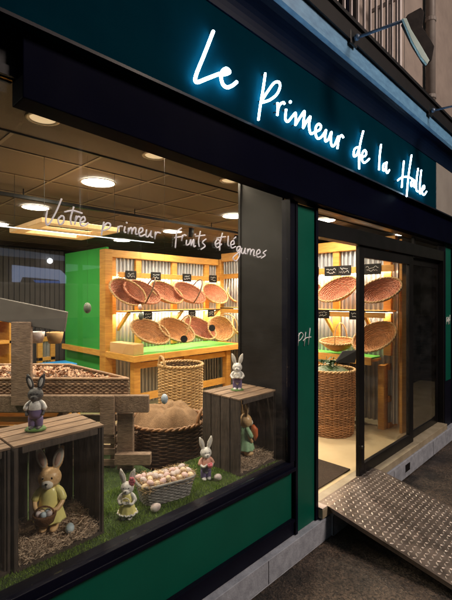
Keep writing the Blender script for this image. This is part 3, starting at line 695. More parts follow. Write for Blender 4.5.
# baskets on the rear unit: (px, kind, z, tilt, yaw, roll, label)
def rear(px, z, dy=.20): return Vector(onY(px, 298, YB - dy)) * 1.0
rb = [(123, ZS, 60, -25, 'reddish basket at the left end of the rear upper shelf, partly behind the corner post', SRED),
      (138, ZS, 50, -27, 'reddish basket with a thin dark hoop handle, first along the rear upper shelf', SREDH),
      (162, ZS, 50, -29, 'reddish basket without handle between two hooped baskets on the rear upper shelf', SRED),
      (185, ZS, 50, -26, 'reddish hooped basket left of the corner basket on the rear upper shelf', SREDH),
      (210, ZS, 55, 0, 'plain reddish basket in the corner of the rear upper shelf', SRED),
      (234, ZS, 50, 26, 'reddish basket right of the corner on the upper shelf, half hidden by the partition', SRED),
      (146, ZC, 48, -27, 'orange basket leaning left on the rear counter beside the card box', SORG),
      (172, ZC, 50, -25, 'pale orange hooped basket with a round black tag leaning on the rear counter', SORGH),
      (195, ZC, 48, -28, 'reddish basket in the middle of the rear counter', SRED),
      (214, ZC, 68, 5, 'orange hooped basket with a round tag stood nearly upright on the rear counter', SORGH),
      (238, ZC, 48, 28, 'orange basket leaning right at the corner end of the rear counter', SORG)]
def ext_(roll, sc): return sc * math.hypot(.235 * math.sin(roll), .175 * math.cos(roll))
for i, (px, z, tilt, roll, lb, kd) in enumerate(rb):
    t_ = R(tilt); sc = 1.20 if z == ZS else 1.25
    dy = (.19 if z == ZS else .40) + (.03 if i % 2 else 0)
    p = onY(px, 298, YB - dy)
    scoop(kd, (p.x, p.y, z + math.sin(t_) * ext_(R(roll), sc) + .002), R(rg.uniform(-4, 4)), t_, R(roll), lb, sc)
# side unit baskets (mouth faces -x => yaw -90)
def sideP(px, x):
    d = ray(px, 298); t = x / d.x; return CAM + d * t
sb = [(309, ZS+.03, 50, 24, 'reddish basket at the left edge of the doorway on the side upper shelf', SRED, 1.0),
      (342, ZS+.03, 50, 26, 'big reddish basket tilted on the side upper shelf left of the door stile', SRED, 1.2),
      (383, ZS+.03, 50, 24, 'big reddish basket on the side upper shelf behind the sliding door glass', SRED, 1.12),
      (338, ZC, 12, 0, 'flat pale orange basket with hoop handle on the side counter', SORGH, 1.05),
      (379, ZC, 55, 28, 'big orange oval basket on the side counter behind the sliding door glass', SORG, 1.2)]
for px, z, tilt, roll, lb, kd, sc in sb:
    t_ = R(tilt); p = sideP(px, XS - .24)
    scoop(kd, (p.x, p.y, z + math.sin(t_) * ext_(R(roll), sc) + .004), R(-90 + rg.uniform(-5, 5)), t_, R(roll), lb, sc)

# chalk tags
def slate(name, label, c, w_, h_, nrm, group='black chalk price tags'):
    e = empty(name, label, 'price tag', c, 0, group)
    nrm = Vector(nrm); u = Vector((0, 0, 1)).cross(nrm); u.normalize()
    m = Matrix((( u.x, nrm.x, 0, 0), (u.y, nrm.y, 0, 0), (u.z, nrm.z, 1, 0), (0, 0, 0, 1)))
    b = MB(); b.box((-w_/2, -.004, -h_/2), (w_/2, .002, h_/2), m); b.build('board', BLK, e, bevel=.001)
    c_ = MB()
    for j in range(2):
        pts = []; zz = h_ * (.16 - .3 * j); n_ = 12; L0 = w_ * rg.uniform(.5, .72)
        for i in range(n_): pts.append(m @ Vector((-L0/2 + L0 * i/(n_-1) * (1 if u.x + u.y > 0 else 1), .0035, zz + rg.uniform(-.16, .16) * h_ * .8)))
        c_.tube(pts, .0022, 4)
    c_.build('chalk_scribble', CHALK, e); return e
for i, (px, lb) in enumerate([(131, 'chalk tag on the rear rail above the first hooped basket'), (156, 'chalk tag on the rear rail above the second upright'), (187, 'chalk tag on the rear rail above the third hooped basket'), (213, 'chalk tag on the rear rail at the corner post')]):
    p = onY(px, 281, YB - .142); slate('price_tag', lb, (p.x, p.y, ZB - .01), .19, .13, (0, -1, 0))
for i, (px, lb) in enumerate([(148, 'chalk tag clipped under the rear shelf, at its left'), (192, 'chalk tag clipped under the rear shelf near the corner, left of two'), (211, 'chalk tag clipped under the rear shelf at the corner, right of two')]):
    p = onY(px, 314, YB - .38); slate('price_tag', lb, (p.x, p.y, ZS - .07), .15, .12, (0, -1, 0))
for i, (px, w_, lb) in enumerate([(314, .16, 'chalk tag on the side rail at the left edge of the doorway'), (331, .21, 'left of two neighbouring chalk tags on the side rail in the doorway'), (344, .21, 'chalk tag on the side rail just left of the door stile'), (372, .24, 'chalk tag on the side rail behind the sliding door glass')]):
    p = sideP(px, XS - .156); slate('price_tag', lb, (p.x, p.y, ZB2 - .01), w_, .14, (-1, 0, 0))
for i, (px, lb) in enumerate([(323, 'chalk tag hanging under the side shelf in the doorway'), (356, 'chalk tag hanging under the side shelf beside the door stile')]):
    p = sideP(px, XS - .385); slate('price_tag', lb, (p.x, p.y, ZS - .03), .19, .12, (-1, 0, 0))
# oval tags on two baskets
for px, py, d_, lb in ((184, 339, 5.75, 'round black tag on the pale orange basket of the rear counter'), (212, 328, 6.2, 'round black tag on the upright orange basket of the rear counter')):
    w = MB(); w.lathe([(.001, 0), (.05, 0), (.05, .006), (.001, .006)], 20, Matrix.Translation(atD(px, py, d_)) @ Euler((R(80), 0, R(-30))).to_matrix().to_4x4(), cap=False); tag(w.build('round_tag', BLK), lb, 'price tag')

# kraft box on left counter corner
w = MB(); w.box((-.085, -.27, 0), (.085, .27, .145)); o = w.build('card_box', KRAFT, bevel=.004, loc=(3.085, 3.13, ZC+.005)); o.rotation_euler = (0, 0, R(4)); tag(o, 'long brown card box lying on the green counter corner', 'box')

# rear-left unit, tray
ul = empty('counter_unit', 'low pine counter with corrugated front far behind the cart', 'counter', (2.6, 5.4, 0))
a = onY(37, 298, 5.4).x; b = 3.04
w = MB(); w.box((a, 5.35, .95), (b, 5.42, 1.03)); w.box((a, 5.35, .62), (b, 5.42, .68)); w.box((a, 5.35, 0), (a+.08, 5.42, .949)); w.box((b-.08, 5.35, 0), (b, 5.42, .949)); o = w.build('frame', YWOODX, ul, bevel=.004); o.matrix_parent_inverse = Matrix.Translation((-2.6, -5.4, 0))
w = MB(); corr(w, (a+.085, 5.385, 0), (b-.085, 5.385, 0), .1, .949, (0, .6, 0)); o = w.build('corrugated_front', CORR, ul, smooth=True); o.matrix_parent_inverse = Matrix.Translation((-2.6, -5.4, 0))
c = atD(53, 366, 5.2); w = MB(); w.cbox((0, 0, -.30), (.42, .32, .54)); o = w.build('stand', BLK, None, bevel=.01, loc=c); tag(o, 'black stand under the blue tray beyond the cart', 'stand')
w = MB(); w.box((-.24, -.18, -.025), (.24, .18, .03)); o = w.build('blue_tray', BLUEP, None, bevel=.012, loc=c + Vector((0, 0, .0))); tag(o, 'blue plastic tray beyond the left end of the cart', 'tray')

# board wall in the back room
w = MB(); a0_ = onY(-20, 298, 6.0).x; b0_ = onY(64, 298, 6.0).x; n_ = 16
for i in range(n_): xa = a0_ + (b0_ - a0_) * i / n_; w.box((xa+.006, 6.0, 0), (xa + (b0_-a0_)/n_ - .006, 6.03, 2.6))
tag(w.build('board_wall', WALLD, bevel=.004), 'dark vertical wooden boards at the back left of the shop', 'wall')
# wooden shelf far left, warm
wf = empty('wooden_rack', 'pine rack with a lit shelf at the far left edge behind the cart', 'rack', (.9, 3.6, 0))
a0 = onY(-12, 298, 3.6).x; a1 = onY(11, 298, 3.6).x
w = MB()
for z in (.8, 1.15, 1.42): w.box((a0, 3.5, z), (a1, 3.9, z+.04))
w.box((a1-.05, 3.5, 0), (a1, 3.9, 1.5)); w.box((a0, 3.9, 0), (a1, 3.93, 1.5)); o = w.build('shelf_frame', YWOODX, wf, bevel=.004); o.matrix_parent_inverse = Matrix.Translation((-.9, -3.6, 0))

# ------------------------------------------------------------------ market cart (turned towards the window corner)
AZ = math.atan2(RT.y, RT.x)
ct = empty('market_cart', 'weathered wooden market cart with tall post and board behind the left crate', 'cart', (1.25, 1.04, .466))
def F2W(r_, d_, z): return Vector(CAM) + RT * r_ + FW * d_ + Vector((0, 0, z - CAM.z))
def cpart(w, nm, m, **kw):
    o = w.build(nm, m, ct, **kw); o.matrix_parent_inverse = Matrix.Translation((-1.25, -1.04, -.466)); return o
def cb(w, r0, r1, d0, d1, z0, z1):
    c = F2W((r0+r1)/2, (d0+d1)/2, (z0+z1)/2); w.cbox(c, (abs(r1-r0), abs(d1-d0), abs(z1-z0)), AZ)
rr_ = lambda px, t: (px - 226) / FPX * t
zz_ = lambda py, t: 1.7 + (298 - py) / FPX * t
w = MB(); cb(w, -1.95, rr_(149, 2.9), 2.88, 2.925, zz_(412, 2.9), zz_(395, 2.9)); cpart(w, 'front_beam', OWOODH, bevel=.006)
w = MB(); cb(w, rr_(10, 2.83), rr_(30, 2.83), 2.84, 2.876, .95, zz_(322, 2.84)); cpart(w, 'tall_post', OWOOD, bevel=.006)
w = MB(); cb(w, rr_(101, 2.87), rr_(115, 2.87), 2.84, 2.879, zz_(434, 2.87), zz_(395, 2.87)); cpart(w, 'beam_block', OWOOD, bevel=.006)
w = MB(); cb(w, rr_(116, 2.9), rr_(132, 2.9), 2.93, 2.98, .47, .88); cpart(w, 'leg', OWOOD, bevel=.006)
w = MB(); cb(w, rr_(-40, 2.9), rr_(-24, 2.9), 2.93, 2.98, .47, .88); cpart(w, 'leg', OWOOD, bevel=.006)
w = MB(); cb(w, rr_(114, 2.85), rr_(150, 2.85), 2.86, 2.92, zz_(465, 2.87), zz_(454, 2.87)); cpart(w, 'foot_board', OWOOD, bevel=.004)
A_ = F2W(rr_(-30, 3.1), 3.1, 0); 
GB = mat('grey canopy board', (.13, .115, .105), (.085, .072, .065), .7, scale=5)
p = [atD(-30, 292, 2.95), atD(67, 312, 2.80), atD(64, 332, 2.80), atD(-30, 316, 2.95)]; w = MB(); w.prism(p, FW * .03); cpart(w, 'header_board', GB, bevel=.004)
w = MB(); w.prism([F2W(-1.95, 2.93, .99), F2W(-.68, 2.93, .99), F2W(-1.36, 3.62, .99), F2W(-2.4, 3.62, .99)], (0, 0, .02)); cpart(w, 'bed_board', OWOODH)
# wicker tray on the cart
tr = empty('wicker_tray', 'long shallow brown wicker tray resting on the cart bed', 'tray', (1.25, 1.3, 1.01))
poly = [(-1.93, 2.95), (-.70, 2.95), (-1.36, 3.58), (-2.35, 3.58)]
w = MB()
for row in range(8):
    z = 1.018 + row * .0125; n_ = 0
    pts = []
    for i in range(4):
        a = poly[i]; b = poly[(i+1) % 4]; L_ = math.hypot(b[0]-a[0], b[1]-a[1]); k_ = int(L_ / .022); nx_, ny_ = (b[1]-a[1]) / L_, -(b[0]-a[0]) / L_
        for j in range(k_):
            f = j / k_; off = .0045 * math.cos(PI * (j + row)); pts.append(F2W(a[0] + (b[0]-a[0])*f + nx_*off, a[1] + (b[1]-a[1])*f + ny_*off, z))
    w.tube(pts, .0065, 4, closed=True)
o = w.build('weave', WTRAY, tr, smooth=True); o.matrix_parent_inverse = Matrix.Translation((-1.25, -1.3, -1.01))
w = MB(); w.tube([F2W(a, b, 1.118) for a, b in [(poly[i][0] + (poly[(i+1) % 4][0] - poly[i][0]) * j / 20, poly[i][1] + (poly[(i+1) % 4][1] - poly[i][1]) * j / 20) for i in range(4) for j in range(20)]], .011, 6, closed=True)
o = w.build('rim', WTRAY, tr, smooth=True); o.matrix_parent_inverse = Matrix.Translation((-1.25, -1.3, -1.01))
w = MB(); w.prism([F2W(a, b, 1.012) for a, b in poly], (0, 0, .07)); o = w.build('bottom', WDARK, tr); o.matrix_parent_inverse = Matrix.Translation((-1.25, -1.3, -1.01))
w = MB()
for i in range(1500):
    v = rg.random(); u_ = rg.random(); L0 = -1.90 + (-2.3 + 1.90) * v; R0 = -.74 + (-1.40 + .74) * v
    c = F2W(L0 + (R0 - L0) * u_, 2.97 + .59 * v, 1.085 + .04 * math.sin(PI * v) * math.sin(PI * u_) + rg.uniform(0, .02)); s_ = rg.uniform(.008, .022)
    m = Matrix.Translation(c) @ Euler((rg.uniform(-.9, .9), rg.uniform(-.9, .9), rg.uniform(0, 6.3))).to_matrix().to_4x4()
    w.add([(-s_, -s_*.5, 0), (0, -s_*.7, .004), (s_, -s_*.2, 0), (s_*.7, s_*.5, .003), (-s_*.4, s_*.6, 0)], [(0, 1, 2, 3, 4)], m)
tag(w.build('dried_flakes', CHIPS), 'pinkish dried flakes heaped in the wicker tray on the cart', 'flakes', kind='stuff')
for px, py, m, lb, sc_ in ((37.5, 337, EGGW, 'white hanging pot under the grey cart board beside the post', 1.0), (55, 337.5, KRAFT, 'brown hanging pot under the right end of the grey cart board', 1.15)):
    e = empty('hanging_pot', lb, 'pot', atD(px, py, 2.98), 0, 'pots hanging under the cart board')
    w = MB(); w.lathe([(.030, -.04), (.036, -.042), (.046, .0), (.052, .038), (.046, .040), (.034, -.03), (.001, -.032)], 24, Matrix.Diagonal((sc_, sc_, 1, 1))); w.build('pot', m, e, smooth=True)
    w = MB(); w.tube([(-.045, 0, .036), (0, 0, .075), (.045, 0, .036)], .002, 5); w.build('hanger', BLACKM, e)
# slatted crates beneath the cart
def slat_crate(label, c, d, rot, m, nsl):
    e = empty('slatted_crate', label, 'crate', c, rot, group='slatted crates under the cart')
    dx, dy, dz = d
    w = MB()
    for i in range(nsl):
        z = dz * (i + .5) / nsl; h = dz / nsl * .58
        for s_ in (-1, 1): w.cbox((0, s_*dy/2, z), (dx, .012, h)); w.cbox((s_*dx/2, 0, z), (.012, dy-.03, h))
    w.build('slats', m, e, bevel=.002)
    w = MB()
    for sx in (-1, 1):
        for sy in (-1, 1): w.cbox((sx*(dx/2-.022), sy*(dy/2-.022), dz/2), (.028, .028, dz))
    w.build('corner_posts', m, e); return e
c = F2W(rr_(92, 3.1), 3.12, .468); slat_crate('grey slatted crate standing under the cart beside its right leg', c, (.42, .30, .40), AZ, OWOODH, 5)
c = F2W(rr_(25, 3.5), 3.5, .468); slat_crate('orange lit slatted crate under the left half of the cart', c, (.80, .40, .44), AZ, YWOODX, 6)

# ------------------------------------------------------------------ wooden apple crates standing on end
def apple_crate(label, x0, x1, y0, y1, z0, z1):
    e = empty('wooden_crate', label, 'crate', ((x0+x1)/2, (y0+y1)/2, z0), group='apple crates stood on end in the window')
    W, D, H = x1-x0, y1-y0, z1-z0; th = .012
    for nm, sgn in (('side_panel', -1), ('side_panel', 1)):
        w = MB(); n_ = 4
        for i in range(n_): a = -D/2 + D*i/n_; w.box((sgn*W/2 - sgn*th if sgn > 0 else -W/2, a + .003, 0), (sgn*W/2 if sgn > 0 else -W/2+th, a + D/n_ - .004, H))
        w.build(nm, DWOOD, e, bevel=.002)
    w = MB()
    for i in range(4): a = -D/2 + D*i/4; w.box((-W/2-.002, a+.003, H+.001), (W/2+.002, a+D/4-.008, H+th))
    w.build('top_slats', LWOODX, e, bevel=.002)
    w = MB(); w.box((-W/2+th, -D/2, .0), (W/2-th, D/2, th)); w.build('bottom_panel', DWOOD, e)
    w = MB()
    for i in range(5): a = -W/2 + th + (W-2*th)*i/5; w.box((a+.004, D/2-.010, .012), (a+(W-2*th)/5-.004, D/2, H))
    w.build('back_panel', DWOOD, e, bevel=.002)
    w = MB()
    for sx in (-1, 1): w.box((sx*(W/2-.0125), -D/2+.012, .012), (sx*(W/2-.022), -D/2+.04, H)) 
    w.box((-W/2+.035, -D/2+.002, H-.03), (W/2-.035, -D/2+.014, H)) 
    w.build('front_frame', DWOOD, e, bevel=.002)
    return e
apple_crate('wooden crate stood on end at the left, holding the rabbit in a yellow dress', .645, 1.085, .135, .47, .468, 1.025)
apple_crate('dark crate at the left picture edge beside the crate of the yellow rabbit', .16, .635, .15, .48, .468, 1.02)
apple_crate('wooden crate stood on end at the right end of the window, bunny on top', 2.08, 2.49, .085, .47, .468, .99)

def straw(label, x0, x1, y0, y1, z0, h, n):
    w = MB()
    for i in range(n):
        x = rg.uniform(x0+.02, x1-.02); y = rg.uniform(y0+.015, y1-.03)
        hh = h * (.55 + .6 * abs((x-(x0+x1)/2)/((x1-x0)/2)) ** 1.5) * (.6 + .5 * (y-y0)/(y1-y0)); z = z0 + rg.uniform(0, 1) * hh
        a = rg.uniform(0, 2*PI); L_ = rg.uniform(.015, .04); pts = []
        for j in range(4):
            a += rg.uniform(-.9, .9); pts.append((min(max(x, x0+.014), x1-.014), min(max(y, y0+.006), y1-.014), max(z, z0+.002)))
            x += math.cos(a)*L_*.5; y += math.sin(a)*L_*.5; z += rg.uniform(-.009, .011)
        w.tube(pts, .0016, 3, cap=False)
    nx_ = 14; vs = []; fs = []
    for i in range(nx_+1):
        for j in range(nx_+1):
            x = x0+.013+(x1-x0-.026)*i/nx_; y = y0+.02+(y1-y0-.035)*j/nx_
            hh = h * (.55 + .6 * abs((x-(x0+x1)/2)/((x1-x0)/2)) ** 1.5) * (.6 + .5 * (y-y0)/(y1-y0)) * .7 + rg.uniform(-.01, .01)
            if j == 0: hh = .004
            vs.append((x, y, z0 + hh))
    for i in range(nx_):
        for j in range(nx_): fs.append((i*(nx_+1)+j, (i+1)*(nx_+1)+j, (i+1)*(nx_+1)+j+1, i*(nx_+1)+j+1))
    w.add(vs, fs)
    return tag(w.build('straw_bed', STRAW), label, 'straw', kind='stuff')
straw('brown shredded straw filling the left crate around the yellow rabbit', .658, 1.072, .135, .46, .481, .085, 5200)
straw('brown shredded straw in the right crate under the green bunny', 2.093, 2.477, .085, .46, .481, .085, 4200)

# ------------------------------------------------------------------ rabbits
def remesh(mb, name, m, parent, vox=.006):
    o = mb.build(name, m, None)
    md = o.modifiers.new('r', 'REMESH'); md.mode = 'VOXEL'; md.voxel_size = vox; md.use_smooth_shade = True
    sm = o.modifiers.new('s', 'SMOOTH'); sm.factor = .6; sm.iterations = 6
    dg = bpy.context.evaluated_depsgraph_get(); me = bpy.data.meshes.new_from_object(o.evaluated_get(dg))
    o.modifiers.clear(); old = o.data; o.data = me; bpy.data.meshes.remove(old)
    me.polygons.foreach_set('use_smooth', [True] * len(me.polygons))
    if not me.materials: me.materials.append(m)
    o.parent = parent; return o
def limb(mb, pts, r0, r1, M=None):
    P_ = bez(pts, 5); n_ = len(P_)
    for i, p in enumerate(P_): mb.ell(p, r0 + (r1-r0) * i/(n_-1), n=8, M=M)
def rabbit(label, loc, H, rz, fur, dress, kind='skirt', sleeve=None, ear_in=PINK, held=None, base=None, muzzle=CREAMP, ears='v', group='Easter rabbit figurines', flower=None, hem=None):
    """unit model one metre tall, facing local -y"""
    e = empty('rabbit_figurine', label, 'figurine', loc, rz, group); e.scale = (H, H, H)
    sleeve = sleeve or dress
    b = MB()
    b.ell((0, 0, .30), (.105, .095, .19)); b.ell((0, 0, .47), (.06, .058, .08)); hz = .60
    b.ell((0, -.005, hz), (.132, .116, .120), n=20); b.ell((0, -.075, hz-.035), (.078, .062, .055)); b.ell((.05, -.045, hz-.035), (.06, .05, .05)); b.ell((-.05, -.045, hz-.035), (.06, .05, .05))
    for s_ in (-1, 1):
        tilt = {'v': .30, 'wide': .45, 'up': .12}[ears]
        c = Vector((s_*.055, .01, hz+.08)); d = Vector((s_*math.sin(tilt), .04, math.cos(tilt)))
        for i in range(9):
            t = i/8; b.ell(c + d * .265 * t, (.028 + .036*math.sin(PI*min(1, t*1.02)**.85), .022, .036), (0, s_*tilt, 0), n=10)
        b.ell((s_*.058, -.045, .035), (.05, .095, .036)); b.ell((s_*.055, 0, .10), (.048, .05, .10))
        if held == 'front': arm = [(s_*.09, -.01, .44), (s_*.155, -.03, .36), (s_*.12, -.12, .29), (s_*.05, -.155, .28)]
        elif held == 'ring': arm = [(s_*.08, -.01, .45), (s_*.15, -.03, .40), (s_*.12, -.11, .33), (s_*.03, -.13, .36)]
        elif held == 'side': arm = [(s_*.08, -.01, .45), (s_*.14, -.04, .37), (s_*.09, -.12, .33), (s_*.02, -.14, .37)]
        else: arm = [(s_*.09, 0, .45), (s_*.15, -.01, .36), (s_*.13, -.06, .27)]
        limb(b, arm, .036, .027)
        b.ell(arm[-1], (.033, .033, .033), n=10)
    if kind == 'side': b.ell((0, .1, .14), .05)
    remesh(b, 'body', fur, e, .0085)
    for s_ in (-1, 1):
        c = Vector((s_*.055, -.014, hz+.10)); d = Vector((s_*math.sin(tilt), .03, math.cos(tilt)))
        w = MB(); w.ell(c + d*.135, (.054, .010, .122), (0, s_*tilt, 0), n=16); w.build('ear_rim', fur if fur is FURG else CREAMP, e, smooth=True)
        w = MB(); w.ell(c + d*.125, (.034, .016, .092), (0, s_*tilt, 0), n=14); w.build('inner_ear', ear_in, e, smooth=True)
        w = MB(); w.ell((s_*.048, -.104, hz+.028), (.011, .008, .015), n=10); w.build('eye', EYE, e, smooth=True)
    w = MB(); w.ell((0, -.108, hz-.042), (.066, .040, .054), n=16); w.build('muzzle', muzzle, e, smooth=True)
    w = MB(); w.ell((0, -.148, hz-.020), (.016, .010, .012), n=10); w.tube([(0, -.150, hz-.03), (0, -.147, hz-.060)], .0028, 5); w.build('nose', EYE, e, smooth=True)
    # clothes
    w = MB(); nn = 36; prof = []
    if kind in ('skirt', 'side'):
        prof = [(.175, .115), (.172, .13), (.155, .20), (.130, .28), (.118, .33), (.112, .38), (.100, .44), (.075, .490), (.055, .505)]
        vs = []; fs = []
        for r_, z in prof:
            for k_ in range(nn):
                a = 2*PI*k_/nn; rp_ = r_ * (1 + (.07 * max(0, (.33-z)/.22)) * math.cos(9*a)); vs.append((rp_*math.cos(a), rp_*math.sin(a)*.88, z))
        for i in range(len(prof)-1):
            for k_ in range(nn): fs.append((i*nn+k_, i*nn+(k_+1) % nn, (i+1)*nn+(k_+1) % nn, (i+1)*nn+k_))
        fs.append(tuple(range(nn))[::-1])
        w.add(vs, fs)
    else:
        for s_ in (-1, 1): w.lathe([(.062, .05), (.064, .07), (.066, .16), (.062, .24)], 20, Matrix.Translation((s_*.058, 0, 0)))
        w.lathe([(.11, .20), (.122, .26), (.120, .34), (.108, .40), (.060, .44)], nn, None, 1, .9)
    w.build('dress' if kind != 'trousers' else 'trousers', dress, e, smooth=True)
    if kind == 'trousers':
        w = MB(); w.lathe([(.124, .35), (.116, .41), (.10, .455), (.06, .50)], nn, None, 1, .92, cap=False); w.build('shirt', sleeve, e, smooth=True)
    if hem:
        w = MB(); pts = []
        for k_ in range(72): a = 2*PI*k_/72; pts.append(((.182+.013*math.cos(9*a))*math.cos(a), (.182+.013*math.cos(9*a))*math.sin(a)*.88, .115 + .01*math.sin(18*a)))
        w.tube(pts, .018, 6, closed=True); w.build('lace_hem', hem, e, smooth=True)
    for s_ in (-1, 1):
        w = MB(); limb(w, [(s_*.08, -.0, .465), (s_*.125, -.012, .425), (s_*.150, -.03, .375)], .047, .052); remesh(w, 'sleeve', sleeve, e, .009)
    if held == 'front':
        w = MB(); M_ = Matrix.Translation((0, -.205, .155)) @ Matrix.Diagonal((1.15, 1.1, 1.05, 1)); w.lathe([(.05, 0), (.085, .03), (.108, .10), (.112, .125), (.10, .128), (.09, .10)], 24, M_); w.build('held_basket', BASKB, e, smooth=True)
        w = MB(); w.tube([(.105*math.cos(PI*i/12), -.205, .27 + .09*math.sin(PI*i/12)) for i in range(13)], .011, 6); w.build('basket_handle', BASKB, e, smooth=True)
        for (x, y, mm) in ((-.055, -.23, EGGW), (.0, -.255, EGGB), (.055, -.23, EGGW), (.03, -.18, EGGB), (-.03, -.18, EGGC)):
            w = MB(); w.ell((x, y, .285), (.036, .036, .045), (.5, x*9, 0), n=12); w.build('painted_egg', mm, e, smooth=True)
    if held == 'side':
        w = MB(); w.lathe([(.03, 0), (.055, .03), (.06, .09), (.05, .09)], 16, Matrix.Translation((.045, -.175, .31))); w.ell((.02, -.19, .40), .03, n=10); w.ell((.07, -.17, .40), .03, n=10); w.build('held_pot', ROSE, e, smooth=True)
    if held == 'carrot':
        w = MB(); w.tube([(0, -.15, .50), (0, -.19, .42), (0, -.21, .30), (0, -.205, .22)], [.03, .062, .045, .012], 12); w.build('held_carrot', ORNG, e, smooth=True)
    if held == 'ring':
        w = MB(); w.tube([(.07*math.cos(2*PI*i/20), -.15, .40 + .06*math.sin(2*PI*i/20)) for i in range(20)], .013, 6, closed=True); w.build('held_wreath', CREAMP, e, smooth=True)
    if flower:
        w = MB()
        for i in range(7): a = i*2*PI/6; rr0 = .035 if i < 6 else 0; w.ell((.10 + rr0*math.cos(a), -.05, hz+.14+rr0*math.sin(a)*1.5), (.032, .025, .042), n=10)
        w.build('flower', flower, e, smooth=True)
    if base:
        w = MB()
        w.lathe([(.17, -.02), (.18, 0), (.15, .03), (.05, .04)], 20, None, 1, .9); w.build('base', base, e, smooth=True)
    return e
FACE = R(-42)     # turns local -y from the street towards the camera
rabbit('large tan rabbit in a pale yellow dress holding an egg basket inside the left crate', (.865, .285, .525), .435, R(-38), FURT, YDRESS, held='front', group='Easter rabbit figurines')
rabbit('dark grey rabbit with purple clothes standing on top of the left crate', (.80, .30, 1.045), .285, R(-35), FURG, PURP, sleeve=FURW, base=BASEG, muzzle=FURG, ear_in=FURW, kind='trousers')
rabbit('small white rabbit in a yellow dress with a pink flower at its ear', (1.255, .185, .466), .285, R(-45), FURW, YDRESS, held='ring', hem=FURW, flower=ROSE, muzzle=FURW, sleeve=FURW, ear_in=FURW)
rabbit('white rabbit in purple trousers with peach sleeves standing beside the right crate', (1.90, .235, .466), .30, R(-25), FURW, PURP, kind='trousers', sleeve=PEACH, held='side', muzzle=FURW, ear_in=FURW)
rabbit('white rabbit in purple standing on top of the right crate', (2.285, .30, 1.003), .285, R(-50), FURW, PURP, kind='trousers', sleeve=FURW, held='ring', muzzle=FURW, base=BASEG, ear_in=FURW)
rabbit('tan rabbit in a mint green dress with an orange carrot inside the right crate', (2.30, .235, .52), .43, R(70), FURT, GRNG, kind='side', sleeve=GRNG, held='carrot', ears='up')

# egg basket
eb = empty('egg_basket', 'grey washed oblong wicker basket full of eggs on the turf', 'basket', (1.55, .225, .468), R(-14))
w = MB()
def rrect(sx_, sy_, n=64, p=4.0):
    out = []
    for i in range(n):
        a = 2*PI*i/n; c_, s_ = math.cos(a), math.sin(a); f = (abs(c_)**p + abs(s_)**p) ** (-1/p); out.append((sx_*c_*f, sy_*s_*f))
    return out
for row in range(13):
    t = row/12; base_ = rrect(.145 + .03*t, .075 + .022*t, 96); pts = []
    for i, (x, y) in enumerate(base_):
        k_ = 1 + .028*math.cos(PI*(i//2 + row)); pts.append((x*k_, y*k_, .008 + .112*t))
    w.tube(pts, .0052, 4, closed=True)
w.build('weave', WGREY, eb, smooth=True)
w = MB(); w.tube([(x, y, .124) for x, y in rrect(.178, .10, 60)], .0085, 6, closed=True); w.build('rim', WGREY, eb, smooth=True)
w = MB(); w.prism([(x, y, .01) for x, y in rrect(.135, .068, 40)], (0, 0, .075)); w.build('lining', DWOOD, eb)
w = MB()
for i in range(900):
    x = rg.uniform(-.17, .17); y = rg.uniform(-.095, .095); z = rg.uniform(.09, .14); a = rg.uniform(0, 6.3); pts = []
    for j in range(4): a += rg.uniform(-.8, .8); pts.append((x, y, z)); x += math.cos(a)*.016; y += math.sin(a)*.016; z += rg.uniform(-.004, .009); x = max(-.185, min(.185, x)); y = max(-.105, min(.105, y))
    w.tube(pts, .0012, 3, cap=False, M=Matrix.Translation((1.55, .225, .468)) @ Matrix.Rotation(R(-14), 4, 'Z'))
tag(w.build('wood_wool', STRAWP), 'pale wood wool packing between the eggs of the grey basket', 'packing', kind='stuff')
protoE = {}
Mx = Matrix.Translation((1.55, .225, .468)) @ Matrix.Rotation(R(-14), 4, 'Z')
def egg(loc, m, label, group=None, s_=1.0):
    if m.name not in protoE:
        w = MB(); prof = []
        for i in range(13):
            t = PI*i/12; z = -math.cos(t); prof.append((max(1e-4, .022*math.sin(t)*(1 - .13*z)), .0285*z))
        w.lathe(prof, 18, cap=False); protoE[m.name] = w.mesh('egg', m, True)
    o = bpy.data.objects.new('egg', protoE[m.name]); C.objects.link(o); o.location = loc; o.rotation_euler = (rg.uniform(.9, 1.9), rg.uniform(-.5, .5), rg.uniform(0, 6)); o.scale = (s_,)*3
    return tag(o, label, 'egg', group)
desc = {'cream egg shell': 'cream egg', 'speckled white egg shell': 'speckled white egg', 'pale pink egg shell': 'pale pink egg'}
ek = 0
for j in range(3):
    for i in range(9):
        m = [EGGC, EGGW, EGGP, EGGW][(i*2 + j + (i*j) % 3) % 4]
        p = Mx @ Vector((-.148 + .037*i + (.016 if j % 2 else 0) - .008 + rg.uniform(-.004, .004), -.062 + .058*j, .130 + rg.uniform(-.006, .012) + .008*(j == 1)))
        row = ('front', 'middle', 'back')[j]; plc = ('at the left end', 'second from the left', 'third from the left', 'fourth from the left', 'in the centre', 'fourth from the right', 'third from the right', 'second from the right', 'at the right end')[i]
        egg(p, m, f'{desc[m.name]} {plc} of the {row} row in the grey egg basket', 'eggs in the grey basket', rg.uniform(.74, .88))
egg((1.405, .125, .492), EGGW, 'white egg lying on the turf in front of the grey egg basket', 'loose eggs on the turf', 1.1)
egg((1.935, .155, .492), EGGW, 'white egg lying on the turf at the feet of the purple trousered rabbit', 'loose eggs on the turf', 1.0)
egg((.93, .20, .535), EGGB, 'pale blue egg in the straw beside the yellow dressed rabbit', 'loose eggs', 1.0)

